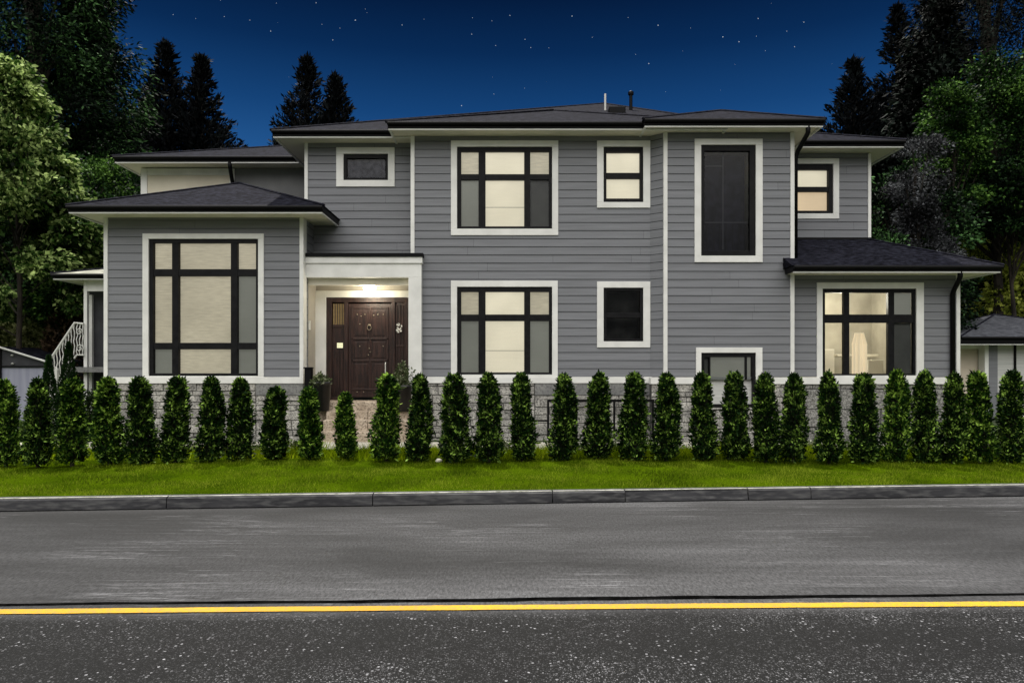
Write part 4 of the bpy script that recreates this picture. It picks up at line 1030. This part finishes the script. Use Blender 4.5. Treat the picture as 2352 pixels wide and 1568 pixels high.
MB().box(X(2328, Yn), X(2332, Yn), Yn-.05, Yn-.003, .1, nz).build('downspout', M['black'], nb)

Yh = 20.0
sh = empty('shed', 'dark gabled shed with pale blue lower wall at the left edge', 'shed', (X(0, Yh), Yh, .06))
xa, xb_, xc = X(3, Yh)-1.4, X(3, Yh), X(103, Yh); 
def gable(mb, xa, xb_, xc, y0, y1, zl, zp, zbot):
    for y in (y0, y1): mb.poly([(xa-1.2, y, zbot), (xc, y, zbot), (xc, y, zl), (xb_, y, zp), (2*xb_-xc, y, zl), (2*xb_-xc, y, zbot)][0:5])
zl, zp = Z(829, Yh), Z(799, Yh)
mb = MB(); mb.poly([(2*xb_-xc, Yh, Z(841, Yh)), (xc, Yh, Z(841, Yh)), (xc, Yh, zl), (xb_, Yh, zp), (2*xb_-xc, Yh, zl)])
mb.quad((xc, Yh, .1), (xc, Yh+5, .1), (xc, Yh+5, zl), (xc, Yh, zl)); mb.build('gable', M['shed_dark'], sh)
MB().box(2*xb_-xc, xc, Yh+.02, Yh+.1, .1, Z(841, Yh)).build('wall', M['shed_pale'], sh)
mb = MB(); mb.box(X(0, Yh)-.03, X(4, Yh), Yh-.04, Yh-.004, .1, zp-.05); mb.box(X(0, Yh), xc, Yh-.03, Yh-.003, Z(843, Yh), Z(840, Yh)); mb.build('frame', M['black'], sh)
mb = MB()
for sg in (1, -1):
    xe = xb_+sg*(xc-xb_+.1); ze = zl-.04
    mb.poly([(xb_, Yh-.12, zp+.05), (xe, Yh-.12, ze+.05), (xe, Yh+5, ze+.05), (xb_, Yh+5, zp+.05)])
mb.build('roof', M['shingle'], sh)
mb = MB(); mb.tube([(xb_, Yh-.12, zp+.03), (xc+.1, Yh-.12, zl-.01)], .03, 6); mb.tube([(xb_, Yh-.12, zp+.03), (2*xb_-xc-.1, Yh-.12, zl-.01)], .03, 6); mb.build('rake_trim', M['trim'], sh)
mb = MB()
for (a, b_) in ((31, 838-3), (30, 816)): mb.lathe(X(a, Yh), Yh-.04, [(0, Z(b_, Yh)-.03), (.05, Z(b_, Yh)), (0, Z(b_, Yh)+.03)], 10)
mb.build('fitting', M['pale_metal'], sh)

# ------------------------------------------------------------------ trees
def spruce(nm, x, y, ztop, halfw, mat, lab, zlow=3, lev=34, seed=0, cl=5, z0=.06, sz=.34, up=.55, grp=None):
    rs = np.random.RandomState(seed); e = empty(nm, lab, 'tree', (x, y, z0), grp)
    P = []; D = []; br = MB()
    H = ztop-z0
    for i in range(lev):
        t = i/(lev-1); z = zlow+(ztop-zlow-.4)*t; r = halfw*(1-t)**1.05+.12
        nb_ = int(5+4*(1-t))
        for k in range(nb_):
            a = 2*math.pi*(k+rs.uniform(-.3, .3))/nb_+i*1.1; L_ = r*rs.uniform(.62, 1.12)
            dx, dy = math.cos(a), math.sin(a); rise = up+.25*t
            if rs.rand() < .12: continue
            tip = (x+dx*L_, y+dy*L_, z+L_*rise)
            br.tube([(x, y, z-.1), (x+dx*L_*.6, y+dy*L_*.6, z+L_*rise*.3-.05), tip], [.05, .03, .012], 4, cap=False)
            m_ = max(4, int(cl*L_))
            for q in range(m_):
                u = .15+.85*(q+.5)/m_; sp_ = min(.30, .10*L_*(1.1-u)+.10)
                c_ = 19
                o_ = rs.normal(0, 1, (c_, 3))*np.array([sp_, sp_, .08])
                P.append(np.array([x+dx*L_*u, y+dy*L_*u, z+L_*(rise*.3*u/.6 if u < .6 else rise*(.3+.7*(u-.6)/.4))])+o_)
                D.append(np.tile([dx*.8, dy*.8, .7], (c_, 1)))
    # leader
    tt = rs.uniform(0, 1, 160); P.append(np.c_[x+rs.normal(0, .09, 160), y+rs.normal(0, .09, 160), ztop-1.4+1.3*tt]); D.append(np.tile([0, 0, 1.], (160, 1)))
    P = np.concatenate(P); D = np.concatenate(D)
    place(npmesh('crown', leaves(P, D, sz, .3, .45), 4, mat), e)
    br.tube([(x, y, z0-.2), (x, y, z0+H*.5), (x, y, ztop-.3)], [H*.016, H*.010, .03], 8).build('trunk', M['bark'], e)
    return e
m_sil = foliage('night_spruce_needles', (.003, .004, .005), (.006, .008, .010), (.012, .016, .016), .0, .8, .5)
gs = 'spruces rising behind the house'
def SP(xd, yd, Y, hw, lab, seed): spruce('spruce_tree', X(xd, Y), Y, Z(yd, Y), hw, m_sil, lab, seed=seed, grp=gs)
SP(380, 98, 38, 6.4, 'taller dark spruce behind the left roof, broad', 1)
SP(465, 128, 38, 5.6, 'slim dark spruce just right of the taller one behind the left roof', 2)
SP(705, 132, 40, 6.2, 'dark spruce behind the upper left roof corner, taller of its pair', 3)
SP(771, 172, 40, 5.4, 'small dark spruce right of its taller twin over the upper roof', 4)
SP(1958, 137, 38, 5.8, 'small pointed spruce above the right end of the roof', 5)
SP(2062, 12, 42, 6.4, 'tall dark spruce leaning into the black mass on the right', 6)
SP(2020, 215, 41, 4.6, 'low dark spruce filling the gap right of the small pointed one', 8)
SP(340, 225, 41, 4.2, 'low dark spruce beside the big cedar on the left', 9)

def clump_tree(nm, x, y, z0, ztop, prof, nclump, nleaf, size, mat, lab, seed, crad=.9, drop=.0, aspect=.6, trunk=.25, droop=.3, flat=1, zlow=None, grp=None, limbs=26, shell=.55):
    """prof(t) -> radius at height fraction t of the crown"""
    rs = np.random.RandomState(seed); e = empty(nm, lab, 'tree', (x, y, z0), grp)
    zl = zlow if zlow is not None else z0+1
    P = []; D = []; cs = []
    for k in range(nclump):
        t = rs.uniform(0, 1); a = rs.uniform(0, 2*np.pi); r = prof(t)*rs.uniform(shell, 1.0)**.6*(1+.13*math.sin(a*3+t*7+seed))
        c = np.array([x+r*math.cos(a), y+r*math.sin(a), zl+(ztop-zl)*t]); cs.append(c)
        n_ = nleaf; cr = crad*rs.uniform(.6, 1.25)
        o = rs.normal(0, 1, (n_, 3)); o /= np.linalg.norm(o, axis=1)[:, None]; o *= (rs.uniform(.15, 1, n_)**.6)[:, None]*cr*np.array([1, 1, .62*flat])
        P.append(c+o); d = o/cr+np.array([math.cos(a)*.5, math.sin(a)*.5, -droop]); D.append(d)
    P = np.concatenate(P); D = np.concatenate(D)
    keep = P[:, 2] > z0+.1
    place(npmesh('crown', leaves(P[keep], D[keep], size, aspect, .5), 4, mat), e)
    H = ztop-z0; lb = MB(); lb.tube([(x, y, z0-.2), (x+.1, y, z0+H*.35), (x-.1, y+.1, z0+H*.7), (x, y, ztop-.8)], [trunk, trunk*.75, trunk*.4, .04], 10)
    for c in cs[:limbs]:
        zb_ = z0+(c[2]-z0)*.72; lb.tube([(x, y, zb_), ((x+c[0])/2, (y+c[1])/2, (zb_+c[2])/2+.15), tuple(c)], [trunk*.28, trunk*.16, .02], 5, cap=False)
    lb.build('trunk', M['bark'], e)
    return e
m_dk = foliage('dark_evergreen', (.001, .002, .001), (.005, .017, .006), (.09, .20, .06), .1, .65, .45)
m_dk2 = foliage('near_black_evergreen', (.0006, .0010, .0008), (.0022, .0036, .003), (.030, .044, .034), .0, .7, .45)
m_mid = foliage('mid_green_leaves', (.001, .003, .001), (.014, .046, .007), (.20, .38, .07), .2, .6, .9, mid=.72, hi=1.0)
m_lit = foliage('pale_maple_leaves', (.002, .006, .001), (.030, .075, .010), (.60, .76, .27), .35, .6, 1.1, mid=.56, hi=.92)
m_yel2 = foliage('yellow_green_leaves', (.006, .009, .001), (.16, .21, .02), (.85, .90, .20), .45, .6, 1.3, mid=.52)
m_purp = foliage('grey_plum_leaves', (.007, .007, .008), (.036, .038, .042), (.17, .18, .19), .15, .7, 1.5)
m_laurel = foliage('olive_hedge_leaves', (.015, .022, .006), (.11, .135, .04), (.50, .52, .25), .35, .6, 2.2, mid=.55)
m_red = foliage('russet_leaves', (.015, .010, .006), (.06, .038, .022), (.20, .14, .09), .2, .7, 2)

cone = lambda hw, p: (lambda t: hw*(1-t**p)+.2)
dome = lambda hw: (lambda t: hw*math.sqrt(max(.02, 1-(2*t-.8)**2/1.5)))
# left mass
clump_tree('cedar_tree', X(40, 27), 28, .06, 26, lambda t: 4.3*(1-t**1.7)+.3, 520, 260, .20, m_dk, 'huge dark cedar filling the upper left corner', 21, crad=1.05, aspect=.35, trunk=.5, droop=.35, zlow=2, shell=.5)
clump_tree('cedar_tree', X(195, 31), 31, .06, Z(-30, 31), lambda t: 2.3*(1-t**2.0)+.1, 260, 260, .20, m_dk, 'dark cedar just left of the spruces, its top cut by the frame', 22, crad=.85, aspect=.35, trunk=.35, droop=.35, zlow=2)
clump_tree('maple_tree', X(10, 20), 20.5, .06, Z(165, 20.5), lambda t: 2.1*(1-max(0, t-.15)**1.2*1.12)+.05, 120, 250, .15, m_lit, 'pale leaved maple lit yellow green at the left edge', 23, crad=.60, aspect=.7, trunk=.09, droop=.5, zlow=3.4)
clump_tree('small_tree', X(150, 22), 22.5, .06, Z(430, 22.5), lambda t: 1.7*math.sqrt(max(.03, 1-(2*t-1)**2)), 80, 330, .115, m_mid, 'rounded green tree right of the pale maple above the shed roof', 24, crad=.6, aspect=.65, trunk=.13, droop=.4, zlow=3.0)
clump_tree('small_tree', X(235, 24), 24, .06, Z(380, 24), lambda t: 1.6*math.sqrt(max(.03, 1-(2*t-1)**2)), 90, 330, .115, m_mid, 'mid green tree behind the left eave of the bay', 25, crad=.6, aspect=.6, trunk=.13, droop=.4, zlow=2.2)
def hedge_block(x0, x1, y0, y1, z0, z1, n, size, mat, nm, lab, cat='hedge'):
    e = empty(nm, lab, cat, ((x0+x1)/2, y0, z0)); x = RS.uniform(x0, x1, n); y = y0+(y1-y0)*RS.uniform(0, 1, n)**2
    z = z0+(z1-z0)*RS.uniform(0, 1, n)*(1+.05*np.sin(x*3)+.04*np.sin(x*7.3)); P = np.c_[x, y+.12*np.sin(x*4+z*3), z]
    place(npmesh('crown', leaves(P, np.tile([0, -.7, .5], (n, 1)), size, .6, .8), 4, mat), e)
    mb = MB(); k = x0+.3
    while k < x1: mb.tube([(k, (y0+y1)/2, z0-.1), (k+.1, (y0+y1)/2, z1*.8)], [.05, .02], 5); k += .9
    mb.build('stem', M['bark'], e); return e
hedge_block(X(-20, 23), X(192, 23), 22.6, 23.6, .06, Z(742, 23), 15000, .13, m_laurel, 'hedge', 'olive green hedge behind the shed and stair railing')
shrub(X(165, 22), 21.8, 1.1, .8, Z(655, 22)-1.6, 4200, .12, m_red, 'russet_shrub', 'russet brown shrub above the stair railing', z0=1.4, seed=6)
# right mass
clump_tree('cedar_tree', X(2270, 34), 34, .06, 30, lambda t: 4.9*(1-t**1.9)+.3, 620, 330, .16, m_dk2, 'huge near black cedar filling the upper right corner', 31, crad=1.05, aspect=.35, trunk=.5, droop=.35, zlow=2)
clump_tree('cedar_tree', X(2150, 30), 30, .06, Z(10, 30), lambda t: 1.9*(1-t**1.6)+.3, 230, 150, .28, m_dk2, 'narrow near black cedar left of the huge right one', 32, crad=.85, aspect=.35, trunk=.3, droop=.35, zlow=2)
clump_tree('green_tree', X(2310, 25), 25.5, .06, Z(150, 25.5), lambda t: 2.3*(1-t**1.5)+.3, 62, 620, .115, m_mid, 'mid green leafy tree at the right edge before the black cedar', 33, crad=.85, aspect=.65, trunk=.2, droop=.35, zlow=7.6, shell=.6)
clump_tree('green_tree', X(2195, 24), 24.2, .06, Z(215, 24.2), lambda t: 1.0*(1-t**1.6)+.25, 30, 560, .11, m_mid, 'smaller mid green tree left of the leafy tree at right edge', 34, crad=.62, aspect=.65, trunk=.15, droop=.35, zlow=7.4, shell=.6)
clump_tree('understorey_tree', X(2325, 24.6), 24.6, .06, Z(370, 24.6), lambda t: 2.0*math.sqrt(max(.03, 1-(2*t-.9)**2)), 90, 260, .12, m_dk, 'dark tree between the mid green and yellow green trees at right', 40, crad=.6, aspect=.6, trunk=.10, droop=.3, zlow=6.5)
clump_tree('evergreen_tree', X(2330, 40), 40, .06, Z(300, 40), lambda t: 4.6*(1-t**2)+.4, 260, 230, .5, m_dk2, 'distant near black evergreen seen low between the right hand trees', 41, crad=1.3, aspect=.5, trunk=.3, droop=.3, zlow=1.0)
clump_tree('evergreen_tree', X(20, 36), 36, .06, Z(300, 36), lambda t: 5.0*(1-t**2)+.4, 280, 150, .32, m_dk2, 'distant near black evergreen seen through the maple at the left edge', 42, crad=1.3, aspect=.5, trunk=.3, droop=.3, zlow=1.0)
clump_tree('plum_tree', X(2105, 22), 22, .06, Z(325, 22), lambda t: 1.15*(1-t)+.25+.35*math.sin(t*9), 95, 190, .09, m_purp, 'thin grey plum coloured tree right of the upper right window', 35, crad=.42, aspect=.6, trunk=.09, droop=.1, zlow=3.6)
clump_tree('understorey_tree', X(2085, 23), 23.5, .06, Z(400, 23.5), lambda t: 2.3*math.sqrt(max(.03, 1-(2*t-.9)**2)), 110, 250, .12, m_dk, 'low dark tree above the roof of the right wing', 36, crad=.6, aspect=.6, trunk=.18, droop=.3, zlow=2.0)
clump_tree('yellow_tree', X(2290, 27.2), 27.2, .06, Z(545, 27.2), lambda t: 2.1*math.sqrt(max(.03, 1-(2*t-1)**2)), 70, 230, .16, m_yel2, 'yellow green tree glowing above the neighbouring roof', 37, crad=.6, aspect=.7, trunk=.12, droop=.4, zlow=2.6)
clump_tree('understorey_tree', X(2010, 27), 27, .06, Z(330, 27), lambda t: 1.6*(1-t**2)+.3, 110, 150, .22, m_dk2, 'dark tree directly behind the right upper wall', 38, crad=.7, aspect=.5, trunk=.15, droop=.3, zlow=2.0)
clump_tree('understorey_tree', X(60, 27), 31, .06, Z(330, 31), lambda t: 5.6*math.sqrt(max(.03, 1-(2*t-.9)**2)), 300, 170, .18, m_dk, 'low dark tree behind the hedge on the left', 39, crad=.8, aspect=.6, trunk=.16, droop=.3, zlow=1.5)

# ------------------------------------------------------------------ stars
m_star = emissive('starlight', (.8, .9, 1), .55, (0, 0, 0)); 
st_s = [(336, 44, .6), (324, 60, .4), (507, 44, .8), (573, 55, .7), (657, 49, 1.), (732, 60, .9), (646, 2, .6), (810, 10, .7), (926, 9, 1.1), (814, 67, .4), (793, 92, 1.3), (1041, 60, 1.5), (1070, 27, .7), (1075, 38, .6), (943, 72, .7), (996, 83, .8), (975, 118, 1.1), (1178, 74, 1.1), (1242, 57, .6), (1384, 53, .8), (1441, 62, .8), (1494, 46, 1.1), (1382, 101, 1.1), (1452, 134, .9), (1538, 116, 1.1), (1555, 140, 1.0), (1608, 141, .7), (1443, 227, .4), (1600, 240, .3), (1537, 259, .7), (1447, 276, .8), (1352, 310, 1.4), (846, 226, .4), (1676, 48, 1.3), (1735, 110, .8), (1840, 52, .7), (1901, 187, 1.3), (1862, 160, .7), (1928, 75, 1.3), (1950, 269, .5), (2023, 83, .6), (2118, 109, 1.3), (2165, 123, 1.1), (2221, 55, 1.1), (2216, 107, .8), (2242, 149, .7), (2153, 190, .4), (2305, 92, .9), (2328, 138, 1.0), (2355, 66, 1.1), (2260, 10, .5), (2437, 187, .4), (2110, 265, .4), (2000, 150, .4)]
mb = MB(); Ys = 700
for (sx, sy, s_) in st_s:
    x_, z_ = X(sx*.784, Ys), Z(sy*.784, Ys); r_ = .46*s_**.9
    n_ = len(mb.v); mb.v += [(x_+r_, Ys, z_), (x_-r_, Ys, z_), (x_, Ys+r_, z_), (x_, Ys-r_, z_), (x_, Ys, z_+r_), (x_, Ys, z_-r_)]
    mb.f += [tuple(n_+i for i in q) for q in ((0, 2, 4), (2, 1, 4), (1, 3, 4), (3, 0, 4), (2, 0, 5), (1, 2, 5), (3, 1, 5), (0, 3, 5))]
so2 = mb.build('stars', m_star); so2['kind'] = 'stuff'; so2['label'] = 'faint white stars scattered over the deep blue night sky'
